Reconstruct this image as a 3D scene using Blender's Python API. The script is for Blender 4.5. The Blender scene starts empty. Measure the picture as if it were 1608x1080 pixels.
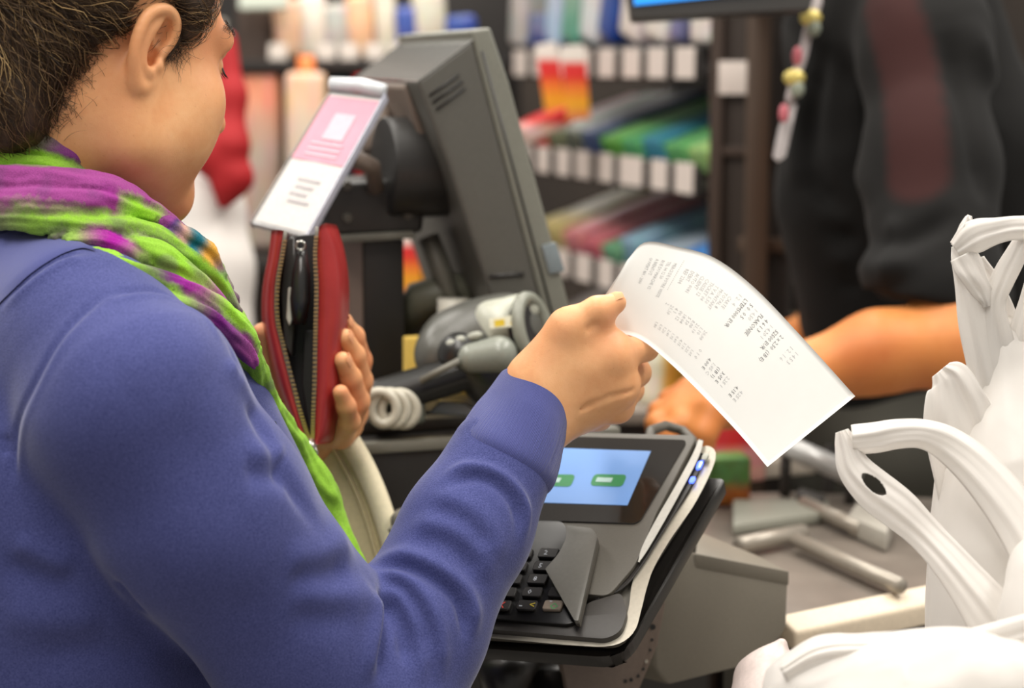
import bpy, bmesh, math, random
import numpy as np
from mathutils import Vector, Matrix
from mathutils.bvhtree import BVHTree

C = bpy.context.scene.collection
rng = np.random.RandomState(7)
random.seed(7)

# ------------------------------------------------------------------ camera, world, lights, exposure
FPX = 3127.0
PITCH = math.radians(8.0)
CAMZ = 1.45
CAM = np.array([0.0, 0.0, CAMZ])
RGT = np.array([1.0, 0.0, 0.0])
FWD = np.array([0.0, math.cos(PITCH), -math.sin(PITCH)])
UPV = np.array([0.0, math.sin(PITCH), math.cos(PITCH)])

cam_data = bpy.data.cameras.new('camera')
cam_data.sensor_width = 36.0
cam_data.lens = 36.0 * FPX / 1608.0
cam_data.clip_start = 0.05
cam_data.dof.use_dof = True
cam_data.dof.focus_distance = 1.42
cam_data.dof.aperture_fstop = 4.2
cam_ob = bpy.data.objects.new('camera', cam_data)
C.objects.link(cam_ob)
cam_ob.location = CAM
cam_ob.rotation_euler = (math.pi / 2 - PITCH, 0, 0)
bpy.context.scene.camera = cam_ob

sc = bpy.context.scene
sc.view_settings.view_transform = 'Standard'
sc.view_settings.look = 'None'
sc.view_settings.gamma = 1.0
sc.view_settings.use_curve_mapping = False
sc.view_settings.exposure = 0.2

world = bpy.data.worlds.new('store_air')
sc.world = world
world.use_nodes = True
bg = world.node_tree.nodes['Background']
bg.inputs[0].default_value = (1.0, 0.955, 0.90, 1)
bg.inputs[1].default_value = 0.36

def area_lamp(name, loc, rot, sx, sy, watt, col=(1.0, 0.95, 0.88)):
    l = bpy.data.lights.new(name, 'AREA')
    l.shape = 'RECTANGLE'; l.size = sx; l.size_y = sy; l.energy = watt; l.color = col
    o = bpy.data.objects.new(name, l); C.objects.link(o)
    o.location = loc; o.rotation_euler = rot
    return o
# rows of ceiling tubes over the checkout lane
area_lamp('ceiling_tube_light', (-0.3, 0.7, 3.0), (0, 0, 0), 0.5, 2.4, 42)
area_lamp('ceiling_tube_light', (1.3, 1.6, 3.0), (0, 0, 0), 0.5, 2.4, 46)
area_lamp('ceiling_tube_light', (-1.5, 2.2, 3.0), (0, 0, 0), 0.5, 2.4, 46)
area_lamp('ceiling_tube_light', (0.1, 3.4, 3.0), (0, 0, 0), 0.5, 2.4, 40)
for x_ in (-2.4, -0.8, 0.8): area_lamp('ceiling_tube_light', (x_, 8.6, 3.2), (0, 0, 0), 0.6, 3.6, 70)

# ------------------------------------------------------------------ pixel / space helpers
def W(px, py, d):
    """world point of a photo pixel at a true depth d (metres along the view axis)"""
    return CAM + d * ((px - 804.0) / FPX * RGT + (540.0 - py) / FPX * UPV + FWD)
def ray(px, py):
    v = (px - 804.0) / FPX * RGT + (540.0 - py) / FPX * UPV + FWD
    return v / np.linalg.norm(v)
def camvec(x, y, z):
    """direction given as right, up, away"""
    v = x * RGT + y * UPV + z * FWD
    return v / np.linalg.norm(v)
def unit(v):
    v = np.asarray(v, float)
    return v / max(1e-12, np.linalg.norm(v))
class Plane:
    def __init__(s, px, py, d, u, v):
        s.o = W(px, py, d); s.u = unit(u); v = np.asarray(v, float)
        s.v = unit(v - s.u * np.dot(s.u, v)); s.n = np.cross(s.u, s.v)
    def hit(s, px, py, off=0.0):
        r = ray(px, py); o = s.o + s.n * off
        t = np.dot(o - CAM, s.n) / np.dot(r, s.n)
        return CAM + r * t
    def uv(s, p):
        q = np.asarray(p) - s.o
        return np.array([q @ s.u, q @ s.v, q @ s.n])
    def at(s, u, v, n=0.0):
        return s.o + s.u * u + s.v * v + s.n * n
def srgb(r, g, b):
    def f(c):
        c = c / 255.0
        return c / 12.92 if c <= 0.04045 else ((c + 0.055) / 1.055) ** 2.4
    return (f(r), f(g), f(b), 1.0)
def lerp(a, b, t): return a + (b - a) * t
def densify(pts, n):
    """Catmull-Rom through points (any number of columns) -> n samples"""
    P = np.asarray(pts, float)
    if len(P) == 2:
        t = np.linspace(0, 1, n)[:, None]; return P[0] * (1 - t) + P[1] * t
    Q = np.vstack([2 * P[0] - P[1], P, 2 * P[-1] - P[-2]])
    out = []
    m = len(P) - 1
    for s in np.linspace(0, m - 1e-9, n):
        i = int(s); t = s - i
        a, b, c, d = Q[i], Q[i + 1], Q[i + 2], Q[i + 3]
        out.append(0.5 * ((2 * b) + (c - a) * t + (2 * a - 5 * b + 4 * c - d) * t * t + (3 * b - a - 3 * c + d) * t ** 3))
    return np.array(out)

# value noise in numpy (shape detail, strand waves, dye edges)
def _hash(i, j, k, s):
    n = (i * 374761393 + j * 668265263 + k * 2147483647 + s * 974634777) & 0xffffffff
    n = ((n ^ (n >> 13)) * 1274126177) & 0xffffffff
    return ((n ^ (n >> 16)) & 0xffff) / 65535.0
def vnoise(P, scale, seed=0):
    P = np.asarray(P) * scale
    I = np.floor(P).astype(np.int64); F = P - I
    F = F * F * (3 - 2 * F)
    r = 0
    for dx in (0, 1):
        for dy in (0, 1):
            for dz in (0, 1):
                w = (F[:, 0] if dx else 1 - F[:, 0]) * (F[:, 1] if dy else 1 - F[:, 1]) * (F[:, 2] if dz else 1 - F[:, 2])
                r = r + w * _hash(I[:, 0] + dx, I[:, 1] + dy, I[:, 2] + dz, seed)
    return r * 2 - 1
def fbm(P, scale, seed=0, oct=3):
    r = 0; a = 1
    for o in range(oct):
        r = r + a * vnoise(P, scale * 2 ** o, seed + o); a *= 0.5
    return r

# ------------------------------------------------------------------ implicit-surface modelling
class Prim:
    __slots__ = ('f', 'c', 'r', 'op', 'k')
    def __init__(s, f, c, r, op, k):
        s.f, s.c, s.r, s.op, s.k = f, np.asarray(c, float), r, op, k
def rc(a, b, ra, rb, k=0.01, op='+', flat=None):
    """tapered limb from a to b; flat=(normal, factor) squashes it along a normal"""
    a = np.asarray(a, float); b = np.asarray(b, float); ab = b - a; L2 = max(1e-12, ab @ ab)
    if flat is not None:
        n = unit(flat[0]); fac = flat[1]
    def f(P):
        q = P - a
        if flat is not None:
            ax = ab / math.sqrt(L2)
            nn = n - ax * (n @ ax)
            nn = unit(nn)
            q = q + np.outer(q @ nn, nn) * (fac - 1)
        t = np.clip(q @ ab / L2, 0, 1)
        d = np.linalg.norm(q - t[:, None] * ab, axis=1) - (ra + (rb - ra) * t)
        return d / fac if flat is not None else d
    return Prim(f, (a + b) / 2, math.sqrt(L2) / 2 + max(ra, rb), op, k)
def ball(c, r, k=0.01, op='+'):
    c = np.asarray(c, float)
    return Prim(lambda P: np.linalg.norm(P - c, axis=1) - r, c, r, op, k)
def ell(c, rad, R=None, k=0.01, op='+'):
    c = np.asarray(c, float); rad = np.asarray(rad, float)
    R = np.eye(3) if R is None else np.asarray(R, float)      # columns = local axes
    def f(P):
        q = (P - c) @ R
        k0 = np.linalg.norm(q / rad, axis=1); k1 = np.linalg.norm(q / (rad * rad), axis=1)
        return k0 * (k0 - 1) / np.maximum(k1, 1e-9)
    return Prim(f, c, float(max(rad)), op, k)
def rbox(c, half, R=None, rnd=0.004, k=0.005, op='+'):
    c = np.asarray(c, float); half = np.asarray(half, float) - rnd
    R = np.eye(3) if R is None else np.asarray(R, float)
    def f(P):
        q = np.abs((P - c) @ R) - half
        return np.linalg.norm(np.maximum(q, 0), axis=1) + np.minimum(q.max(axis=1), 0) - rnd
    return Prim(f, c, float(np.linalg.norm(half)) + rnd * 2, op, k)
def chain(pts, k=0.01, op='+', flat=None):
    """pts rows: x y z r"""
    return [rc(p[:3], q[:3], p[3], q[3], k, op, flat) for p, q in zip(pts[:-1], pts[1:])]
def pxr(rows):
    """rows px,py,depth,radius_in_metres -> x y z r"""
    return np.array([list(W(a, b, d)) + [r] for a, b, d, r in rows])
def evals(prims, P):
    D = np.full(len(P), 1.0)
    for p in prims:
        d = p.f(P); k = max(p.k, 1e-6)
        if p.op == '+':
            h = np.maximum(k - np.abs(D - d), 0) / k
            D = np.minimum(D, d) - h * h * k * 0.25
        else:
            d = -d
            h = np.maximum(k - np.abs(D - d), 0) / k
            D = np.maximum(D, d) + h * h * k * 0.25
    return D
def sdf_mesh(prims, h, B=16, clip=None):
    """naive surface nets over sparse blocks; returns verts (n,3), quads (m,4)"""
    pos = [p for p in prims if p.op == '+']
    lo = np.min([p.c - p.r for p in pos], axis=0) - 3 * h
    hi = np.max([p.c + p.r for p in pos], axis=0) + 3 * h
    if clip is not None:
        lo = np.maximum(lo, clip[0]); hi = np.minimum(hi, clip[1])
    nb = np.ceil((hi - lo) / (h * B)).astype(int)
    N = nb * B + 2
    bi = np.stack(np.meshgrid(*[np.arange(n) for n in nb], indexing='ij'), -1).reshape(-1, 3)
    bc = lo + (bi + 0.5) * B * h
    br = B * h * 0.5 * math.sqrt(3)
    act = np.zeros(len(bi), bool)
    for s in range(0, len(bi), 60000):
        act[s:s + 60000] = np.abs(evals(prims, bc[s:s + 60000])) < br * 1.25 + 0.012
    bi = bi[act]; bc = bc[act]
    PC = np.array([p.c for p in prims]); PR = np.array([p.r + p.k for p in prims])
    g = np.arange(B + 1)
    G = np.stack(np.meshgrid(g, g, g, indexing='ij'), -1).reshape(-1, 3)
    corners = [(i, j, k) for i in (0, 1) for j in (0, 1) for k in (0, 1)]
    edges = [(a, b) for a in range(8) for b in range(a + 1, 8) if sum(x != y for x, y in zip(corners[a], corners[b])) == 1]
    cid, cpos, qd = [], [], []
    def gid(I): return (I[:, 0].astype(np.int64) * N[1] + I[:, 1]) * N[2] + I[:, 2]
    cc = np.array(corners, float)
    for b, c in zip(bi, bc):
        near = np.linalg.norm(PC - c, axis=1) < PR + br * 1.05 + 0.015
        if not near.any(): continue
        sel = [p for p, n in zip(prims, near) if n]
        I0 = b * B
        V = evals(sel, lo + (I0 + G) * h).reshape(B + 1, B + 1, B + 1)
        S = V < 0
        if S.all() or not S.any(): continue
        cs = [V[i:i + B, j:j + B, k:k + B] for i, j, k in corners]
        sg = sum((x < 0).astype(np.int8) for x in cs)
        m = np.argwhere((sg > 0) & (sg < 8))
        vals = np.stack([x[m[:, 0], m[:, 1], m[:, 2]] for x in cs], 1)
        acc = np.zeros((len(m), 3)); cnt = np.zeros(len(m))
        for a, e in edges:
            va, vb = vals[:, a], vals[:, e]
            x = (va < 0) != (vb < 0)
            t = np.where(x, va / np.where(x, va - vb, 1), 0)
            acc += x[:, None] * (cc[a] + t[:, None] * (cc[e] - cc[a])); cnt += x
        cid.append(gid(I0 + m)); cpos.append(lo + (I0 + m + acc / cnt[:, None]) * h)
        for ax in range(3):
            o1, o2 = (ax + 1) % 3, (ax + 2) % 3
            sl = [slice(0, B)] * 3; sl2 = [slice(0, B)] * 3; sl2[ax] = slice(1, B + 1)
            A = S[tuple(sl)]; Bv = S[tuple(sl2)]
            e = np.argwhere(A != Bv)
            if not len(e): continue
            flip = A[e[:, 0], e[:, 1], e[:, 2]]
            base = I0 + e
            d1 = np.zeros(3, int); d1[o1] = 1; d2 = np.zeros(3, int); d2[o2] = 1
            q = np.stack([gid(base), gid(base - d1), gid(base - d1 - d2), gid(base - d2)], 1)
            q[~flip] = q[~flip][:, ::-1]
            qd.append(q)
    cid = np.concatenate(cid); cpos = np.concatenate(cpos); qd = np.concatenate(qd)
    o = np.argsort(cid); cid = cid[o]; cpos = cpos[o]
    ix = np.searchsorted(cid, qd); ix = np.minimum(ix, len(cid) - 1)
    ok = (cid[ix] == qd).all(axis=1)
    return cpos, ix[ok]
def smooth_verts(V, Q, it=1, lam=0.5):
    for _ in range(it):
        acc = np.zeros_like(V); cnt = np.zeros(len(V))
        for a, b in ((0, 1), (1, 2), (2, 3), (3, 0)):
            np.add.at(acc, Q[:, a], V[Q[:, b]]); np.add.at(cnt, Q[:, a], 1)
        V = V + lam * (acc / np.maximum(cnt, 1)[:, None] - V)
    return V
def vnormals(V, Q):
    n = np.cross(V[Q[:, 2]] - V[Q[:, 0]], V[Q[:, 3]] - V[Q[:, 1]])
    N = np.zeros_like(V)
    for a in range(4): np.add.at(N, Q[:, a], n)
    return N / np.maximum(np.linalg.norm(N, axis=1), 1e-12)[:, None]
def submesh(V, Q, fmask):
    q = Q[fmask]; used = np.unique(q); mp = -np.ones(len(V), int); mp[used] = np.arange(len(used))
    return V[used], mp[q], used

# ------------------------------------------------------------------ object helpers
def tag(o, label=None, cat=None, group=None, kind=None):
    if label: o['label'] = label
    if cat: o['category'] = cat
    if group: o['group'] = group
    if kind: o['kind'] = kind
    return o
def empty(name, loc, label=None, cat=None, group=None):
    o = bpy.data.objects.new(name, None); C.objects.link(o); o.location = Vector(loc)
    o.empty_display_size = 0.02
    return tag(o, label, cat, group)
def link(name, me, mat=None, parent=None, smooth=True):
    o = bpy.data.objects.new(name, me); C.objects.link(o)
    if mat is not None:
        for m in (mat if isinstance(mat, (list, tuple)) else [mat]): me.materials.append(m)
    if parent is not None:
        o.parent = parent
        o.matrix_parent_inverse = Matrix.Translation(-world_loc(parent))
    if smooth and len(me.polygons):
        me.polygons.foreach_set('use_smooth', np.ones(len(me.polygons), bool))
    return o
def world_loc(o):
    v = Vector(o.location); p = o.parent
    if p is not None:
        v = v + world_loc(p) + Vector(o.matrix_parent_inverse.translation)
    return v
def mesh_np(name, V, Q):
    me = bpy.data.meshes.new(name)
    V = np.asarray(V, float); Q = np.asarray(Q)
    me.vertices.add(len(V)); me.vertices.foreach_set('co', V.ravel())
    k = Q.shape[1]
    me.loops.add(len(Q) * k); me.loops.foreach_set('vertex_index', Q.ravel().astype(np.int32))
    me.polygons.add(len(Q)); me.polygons.foreach_set('loop_start', np.arange(0, len(Q) * k, k, dtype=np.int32))
    me.update(calc_edges=True)
    return me
def obj_np(name, V, Q, mat, parent=None, col=None, uv=None, smooth=True):
    me = mesh_np(name, V, Q)
    if col is not None:
        a = me.color_attributes.new('Col', 'FLOAT_COLOR', 'POINT')
        a.data.foreach_set('color', np.hstack([col, np.ones((len(col), 1))]).ravel())
    if uv is not None:
        l = me.uv_layers.new(name='UVMap')
        l.data.foreach_set('uv', uv[np.asarray(Q).ravel()].ravel())
    return link(name, me, mat, parent, smooth)
def obj_bm(name, bm, mat, parent=None, smooth=False, angle=None):
    bmesh.ops.recalc_face_normals(bm, faces=bm.faces)
    me = bpy.data.meshes.new(name); bm.to_mesh(me); bm.free()
    o = link(name, me, mat, parent, smooth or angle is not None)
    if angle is not None:
        try: me.set_sharp_from_angle(angle=math.radians(angle))
        except Exception: pass
    return o
def bm_prism(bm, poly, vec, bevel=0.0, seg=2):
    """closed prism: poly = list of 3-D points, extruded by vec"""
    vec = np.asarray(vec, float)
    a = [bm.verts.new(Vector(p)) for p in poly]; b = [bm.verts.new(Vector(np.asarray(p) + vec)) for p in poly]
    n = len(a); fs = [bm.faces.new(a), bm.faces.new(b[::-1])]
    for i in range(n): fs.append(bm.faces.new((a[i], b[i], b[(i + 1) % n], a[(i + 1) % n])))
    if bevel > 0:
        bmesh.ops.recalc_face_normals(bm, faces=fs)
        es = list({e for f in fs for e in f.edges})
        bmesh.ops.bevel(bm, geom=es, offset=bevel, segments=seg, affect='EDGES', profile=0.6, clamp_overlap=True)
    return bm
def prism(name, poly, vec, mat, parent=None, bevel=0.0, seg=2, angle=40):
    bm = bmesh.new(); bm_prism(bm, poly, vec, bevel, seg)
    return obj_bm(name, bm, mat, parent, angle=angle)
def bm_box(bm, c, ax, half, bevel=0.0, seg=2):
    c = np.asarray(c, float); X, Y, Z = [np.asarray(a, float) for a in ax]; hx, hy, hz = half
    poly = [c - X * hx - Y * hy - Z * hz, c + X * hx - Y * hy - Z * hz, c + X * hx + Y * hy - Z * hz, c - X * hx + Y * hy - Z * hz]
    return bm_prism(bm, poly, Z * 2 * hz, bevel, seg)
AX = (np.array([1., 0, 0]), np.array([0., 1, 0]), np.array([0., 0, 1]))
def box(name, c, half, mat, parent=None, ax=AX, bevel=0.0, seg=2):
    bm = bmesh.new(); bm_box(bm, c, ax, half, bevel, seg)
    return obj_bm(name, bm, mat, parent, angle=40)
def tube_arrays(pts, r, n=10, closed=False, caps=True, flat=None):
    P = np.asarray(pts, float)[:, :3]; m = len(P)
    R = np.full(m, r) if np.isscalar(r) else np.asarray(r, float)
    T = np.gradient(P, axis=0)
    if closed: T = np.roll(P, -1, 0) - np.roll(P, 1, 0)
    T /= np.maximum(np.linalg.norm(T, axis=1), 1e-9)[:, None]
    a = np.array([0, 0, 1.0]) if abs(T[0][2]) < 0.9 else np.array([1.0, 0, 0])
    U = unit(np.cross(T[0], a)); V = []; Q = []
    for i in range(m):
        U = unit(U - T[i] * (U @ T[i])); Wv = np.cross(T[i], U)
        for j in range(n):
            t = 2 * math.pi * j / n
            V.append(P[i] + R[i] * (math.cos(t) * U + math.sin(t) * Wv * (flat or 1)))
    for i in range(m if closed else m - 1):
        for j in range(n):
            i2 = (i + 1) % m; j2 = (j + 1) % n
            Q.append((i * n + j, i * n + j2, i2 * n + j2, i2 * n + j))
    V = np.array(V)
    if caps and not closed:
        V = np.vstack([V, P[0], P[-1]]); a0, a1 = len(V) - 2, len(V) - 1
        for j in range(n):
            j2 = (j + 1) % n
            Q.append((a0, j2, j, j)); Q.append((a1, (m - 1) * n + j, (m - 1) * n + j2, (m - 1) * n + j2))
    return V, Q
def tube(name, pts, r, mat, parent=None, n=10, closed=False, flat=None):
    V, Q = tube_arrays(pts, r, n, closed, True, flat)
    bm = bmesh.new(); vs = [bm.verts.new(Vector(v)) for v in V]
    for q in Q:
        s = []
        for i in q:
            if i not in s: s.append(i)
        try: bm.faces.new([vs[i] for i in s])
        except ValueError: pass
    return obj_bm(name, bm, mat, parent, smooth=True)
def merge_arrays(parts):
    V = []; Q = []; o = 0
    for v, q in parts:
        V.append(v); Q.extend([tuple(i + o for i in f) for f in q]); o += len(v)
    return np.vstack(V), Q
def copy_tree(o, parent=None):
    c = o.copy(); C.objects.link(c)
    if parent is not None: c.parent = parent
    for ch in list(o.children): copy_tree(ch, c)
    return c

# ------------------------------------------------------------------ materials
class NT:
    def __init__(s, name):
        s.m = bpy.data.materials.new(name); s.m.use_nodes = True; s.t = s.m.node_tree
        s.b = s.t.nodes['Principled BSDF']
    def n(s, kind, **kw):
        x = s.t.nodes.new(kind)
        for k, v in kw.items():
            if k in x.inputs: x.inputs[k].default_value = v
            else: setattr(x, k, v)
        return x
    def l(s, a, b): s.t.links.new(a, b)
    def set(s, **kw):
        for k, v in kw.items(): s.b.inputs[k.replace('_', ' ')].default_value = v
    def coord(s, kind='Object'): return s.n('ShaderNodeTexCoord').outputs[kind]
    def noise(s, scale, detail=3, rough=0.55, co=None):
        x = s.n('ShaderNodeTexNoise'); x.inputs['Scale'].default_value = scale
        x.inputs['Detail'].default_value = detail; x.inputs['Roughness'].default_value = rough
        s.l(co if co is not None else s.coord(), x.inputs['Vector']); return x.outputs['Fac']
    def ramp(s, fac, stops):
        r = s.n('ShaderNodeValToRGB'); e = r.color_ramp.elements
        while len(e) < len(stops): e.new(0.5)
        for i, (p, c) in enumerate(stops): e[i].position = p; e[i].color = c
        s.l(fac, r.inputs['Fac']); return r.outputs['Color']
    def mix(s, fac, a, b, mode='MIX'):
        x = s.n('ShaderNodeMix', data_type='RGBA', blend_type=mode)
        for v, i in ((fac, 0), (a, 6), (b, 7)):
            if hasattr(v, 'links'): s.l(v, x.inputs[i])
            else: x.inputs[i].default_value = v
        return x.outputs[2]
    def bump(s, h, strength=0.3, dist=0.001):
        b = s.n('ShaderNodeBump'); b.inputs['Strength'].default_value = strength; b.inputs['Distance'].default_value = dist
        s.l(h, b.inputs['Height']); s.l(b.outputs['Normal'], s.b.inputs['Normal'])
_mats = {}
def plain(name, col, rough=0.5, metal=0.0, spec=0.5, var=0.06, grain=300.0, bump=0.0, emis=None, coat=0.0):
    """slightly uneven painted / moulded surface"""
    if name in _mats: return _mats[name]
    t = NT(name); c = np.array(col[:3])
    f = t.noise(grain, 3)
    t.l(t.ramp(f, [(0.3, tuple(c * (1 - var)) + (1,)), (0.7, tuple(np.minimum(1, c * (1 + var))) + (1,))]), t.b.inputs['Base Color'])
    t.set(Roughness=rough, Metallic=metal); t.b.inputs['Specular IOR Level'].default_value = spec
    if coat: t.b.inputs['Coat Weight'].default_value = coat
    if bump: t.bump(t.noise(grain * 2.0, 2), bump, 0.0006)
    if emis is not None:
        t.b.inputs['Emission Color'].default_value = tuple(emis[:3]) + (1,); t.b.inputs['Emission Strength'].default_value = emis[3]
    _mats[name] = t.m; return t.m
def skin_mat(name, base, red, pale):
    t = NT(name); co = t.coord()
    a = t.ramp(t.noise(28, 4, 0.6, co), [(0.32, base), (0.62, pale)])
    b = t.ramp(t.noise(14, 3, 0.5, co), [(0.45, (0, 0, 0, 1)), (0.75, (1, 1, 1, 1))])
    c = t.mix(b, a, red)
    sp = t.ramp(t.noise(420, 2, 0.5, co), [(0.24, (0.86, 0.80, 0.76, 1)), (0.34, (1, 1, 1, 1))])
    t.l(t.mix(0.6, c, sp, 'MULTIPLY'), t.b.inputs['Base Color'])
    t.set(Roughness=0.48); t.b.inputs['Specular IOR Level'].default_value = 0.35
    t.b.inputs['Subsurface Weight'].default_value = 0.12
    t.b.inputs['Subsurface Radius'].default_value = (0.010, 0.004, 0.002); t.b.inputs['Subsurface Scale'].default_value = 0.6
    v = t.n('ShaderNodeTexVoronoi'); v.inputs['Scale'].default_value = 900; t.l(co, v.inputs['Vector'])
    t.bump(v.outputs['Distance'], 0.10, 0.0004)
    return t.m
def cloth_mat(name, base, hi, rough=0.9, scale=1600, bump=0.35, sheen=0.25, attr=False):
    t = NT(name); co = t.coord()
    f = t.noise(scale, 2, 0.7, co); g = t.noise(9, 4, 0.6, co)
    if attr:
        at = t.n('ShaderNodeAttribute'); at.attribute_name = 'Col'
        c = t.mix(0.55, at.outputs['Color'], t.ramp(f, [(0.3, (0.55, 0.55, 0.55, 1)), (0.7, (1.25, 1.25, 1.25, 1))]), 'MULTIPLY')
    else:
        c = t.ramp(f, [(0.28, base), (0.72, hi)])
        c = t.mix(0.35, c, t.ramp(g, [(0.3, (0.78, 0.78, 0.8, 1)), (0.7, (1.1, 1.1, 1.1, 1))]), 'MULTIPLY')
    t.l(c, t.b.inputs['Base Color']); t.set(Roughness=rough)
    t.b.inputs['Specular IOR Level'].default_value = 0.12
    t.b.inputs['Sheen Weight'].default_value = sheen; t.b.inputs['Sheen Roughness'].default_value = 0.4
    t.bump(f, bump, 0.0008)
    return t.m
# ================================================================== the customer
M_skin = skin_mat('skin_fair', srgb(222, 158, 108), srgb(208, 128, 86), srgb(236, 182, 132))
M_shirt = cloth_mat('blue_fleece', srgb(54, 60, 108), srgb(84, 89, 142), scale=900, bump=0.4)
M_scarf = cloth_mat('dyed_gauze', None, None, scale=1100, bump=0.5, sheen=0.1, attr=True)
M_jeans = cloth_mat('dark_denim', srgb(38, 44, 66), srgb(56, 64, 90))
M_shoe = plain('black_leather', srgb(28, 26, 26), 0.45)

# ---- head frame: local x = her right, y = face forward, z = up ; origin between the ears
HA, HP = math.radians(50), math.radians(14)
hr = np.array([math.cos(HA), -math.sin(HA), 0.0])
hf0 = np.array([math.sin(HA), math.cos(HA), 0.0])
hf = hf0 * math.cos(HP) + np.array([0, 0, -math.sin(HP)])
hu = hf0 * math.sin(HP) + np.array([0, 0, math.cos(HP)])
HR = np.stack([hr, hf, hu], 1)
EAR_D = 1.385
HO = W(236, 92, EAR_D) - HR @ np.array([0.066, 0.0, 0.0])
HS = 0.955
def H(x, y, z): return HO + HR @ (np.array([x, y, z]) * HS)
def h_ell(c, r, k=0.012, op='+', R=None): return ell(H(*c), np.array(r) * HS, HR if R is None else HR @ R, k, op)
def h_rc(a, b, ra, rb, k=0.012, op='+'): return rc(H(*a), H(*b), ra * HS, rb * HS, k, op)
def h_ball(c, r, k=0.012, op='+'): return ball(H(*c), r * HS, k, op)

head = [h_ell((0, -0.014, 0.048), (0.071, 0.094, 0.083)),
        h_ell((0, 0.030, -0.005), (0.058, 0.060, 0.085), 0.02),
        h_ell((0, 0.036, -0.055), (0.050, 0.048, 0.046), 0.02)]
for s in (1, -1):
    head += [h_rc((s * 0.050, 0.006, -0.060), (s * 0.014, 0.070, -0.094), 0.015, 0.013, 0.03),
             h_rc((s * 0.056, -0.002, -0.020), (s * 0.050, 0.008, -0.060), 0.012, 0.014, 0.03),
             h_ball((s * 0.046, 0.056, -0.020), 0.021, 0.03),
             h_ball((s * 0.042, 0.050, -0.050), 0.019, 0.03),
             h_rc((s * 0.040, 0.072, 0.032), (s * 0.012, 0.086, 0.030), 0.010, 0.009, 0.015),
             h_ball((s * 0.031, 0.087, 0.012), 0.013, 0.014, '-'),
             h_ball((s * 0.031, 0.070, 0.012), 0.0125, 0.004),
             h_ball((s * 0.011, 0.092, -0.032), 0.0075, 0.008)]
head += [h_ball((0, 0.072, -0.091), 0.016, 0.02),
         h_rc((0, 0.084, 0.020), (0, 0.104, -0.026), 0.006, 0.0095, 0.012),
         h_ell((0, 0.080, -0.058), (0.024, 0.012, 0.007), 0.006),
         h_ell((0, 0.078, -0.068), (0.021, 0.012, 0.007), 0.006),
         h_ell((0, 0.092, -0.0625), (0.022, 0.006, 0.0016), 0.004, '-')]
# the ears (plane flaring a little from the head)
def ear(s):
    fl = math.radians(6)
    u = np.array([-math.sin(fl) * s, math.cos(fl), 0.0]); w = np.array([math.cos(fl) * s, math.sin(fl), 0.0]); v = np.array([0, 0.10, 1.0])
    v = unit(v - w * (v @ w)); u = unit(u - v * (u @ v))
    O = np.array([s * 0.064, 0.0, 0.0])
    def E(a, b, c): return O + (u * a + v * b + w * c) * 0.001
    L = np.stack([u, v, w], 1)
    pr = [h_ell(E(-4, 8, 4), (0.0155, 0.030, 0.0035), 0.004, '+', L), h_ell(E(-3, -16, 4), (0.0085, 0.011, 0.0045), 0.006, '+', L)]
    hx = [(6, 3, 2), (11, 12, 4), (13, 22, 6), (10, 32, 8), (2, 37, 9), (-8, 35, 10), (-16, 27, 10), (-19, 14, 10), (-18, 1, 9), (-14, -10, 8), (-8, -19, 6), (-2, -23, 5), (4, -18, 4)]
    P = densify(hx, 30)
    rr = np.interp(np.linspace(0, 1, 30), [0, .2, .5, .75, .9, 1], [3.0, 3.6, 4.0, 3.6, 4.6, 3.4]) * 0.001
    pr += [h_rc(E(*a), E(*b), ra, rb, 0.003) for a, b, ra, rb in zip(P[:-1], P[1:], rr[:-1], rr[1:])]
    ah = densify([(-3, 29, 7), (-9, 19, 7.5), (-11, 7, 7.5), (-8, -5, 7), (-1, -11, 6.5)], 12)
    pr += [h_rc(E(*a), E(*b), 0.0032, 0.0032, 0.004) for a, b in zip(ah[:-1], ah[1:])]
    pr += [h_ell(E(-0.5, 1, 5), (0.0072, 0.0115, 0.0095), 0.0025, '-', L), h_ell(E(3.5, 19, 7.5), (0.0056, 0.0118, 0.0080), 0.0025, '-', L),
           h_ball(E(6.5, -3, 4.5), 0.0046, 0.004), h_ball(E(-1, -10, 6), 0.0042, 0.004), h_ell(E(2, -1, 0), (0.003, 0.004, 0.008), 0.002, '-', L)]
    return pr
head += ear(1) + ear(-1)

# ---- neck, trunk, arms
neckb = W(72, 345, 1.46)
neck = [rc(H(0, -0.022, -0.035), neckb, 0.050, 0.056, 0.03), rc(H(0, 0.018, -0.075), neckb + hf0 * 0.028, 0.032, 0.040, 0.03)]
R_SH, R_EL, R_WR = W(215, 640, 1.315), W(597, 1118, 1.39), W(838, 640, 1.482)
L_SH, L_EL, L_WR = W(-100, 560, 1.575), W(80, 1080, 1.76), W(432, 728, 1.66)
chest = W(45, 700, 1.43)
trunk = [ell(chest, (0.122, 0.090, 0.14), np.stack([hr, hf0, [0, 0, 1]], 1), 0.04),
         rc(neckb - [0, 0, 0.045], R_SH, 0.034, 0.040, 0.03), rc(neckb - [0, 0, 0.045], L_SH, 0.034, 0.040, 0.03),
         ell(chest + np.array([0, 0, -0.36]), (0.125, 0.095, 0.20), np.stack([hr, hf0, [0, 0, 1]], 1), 0.06)]
arms = [rc(R_SH, R_EL, 0.044, 0.036, 0.03), rc(R_EL, R_WR, 0.037, 0.024, 0.02), rc(L_SH, L_EL, 0.044, 0.036, 0.03), rc(L_EL, L_WR, 0.037, 0.024, 0.02)]

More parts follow.
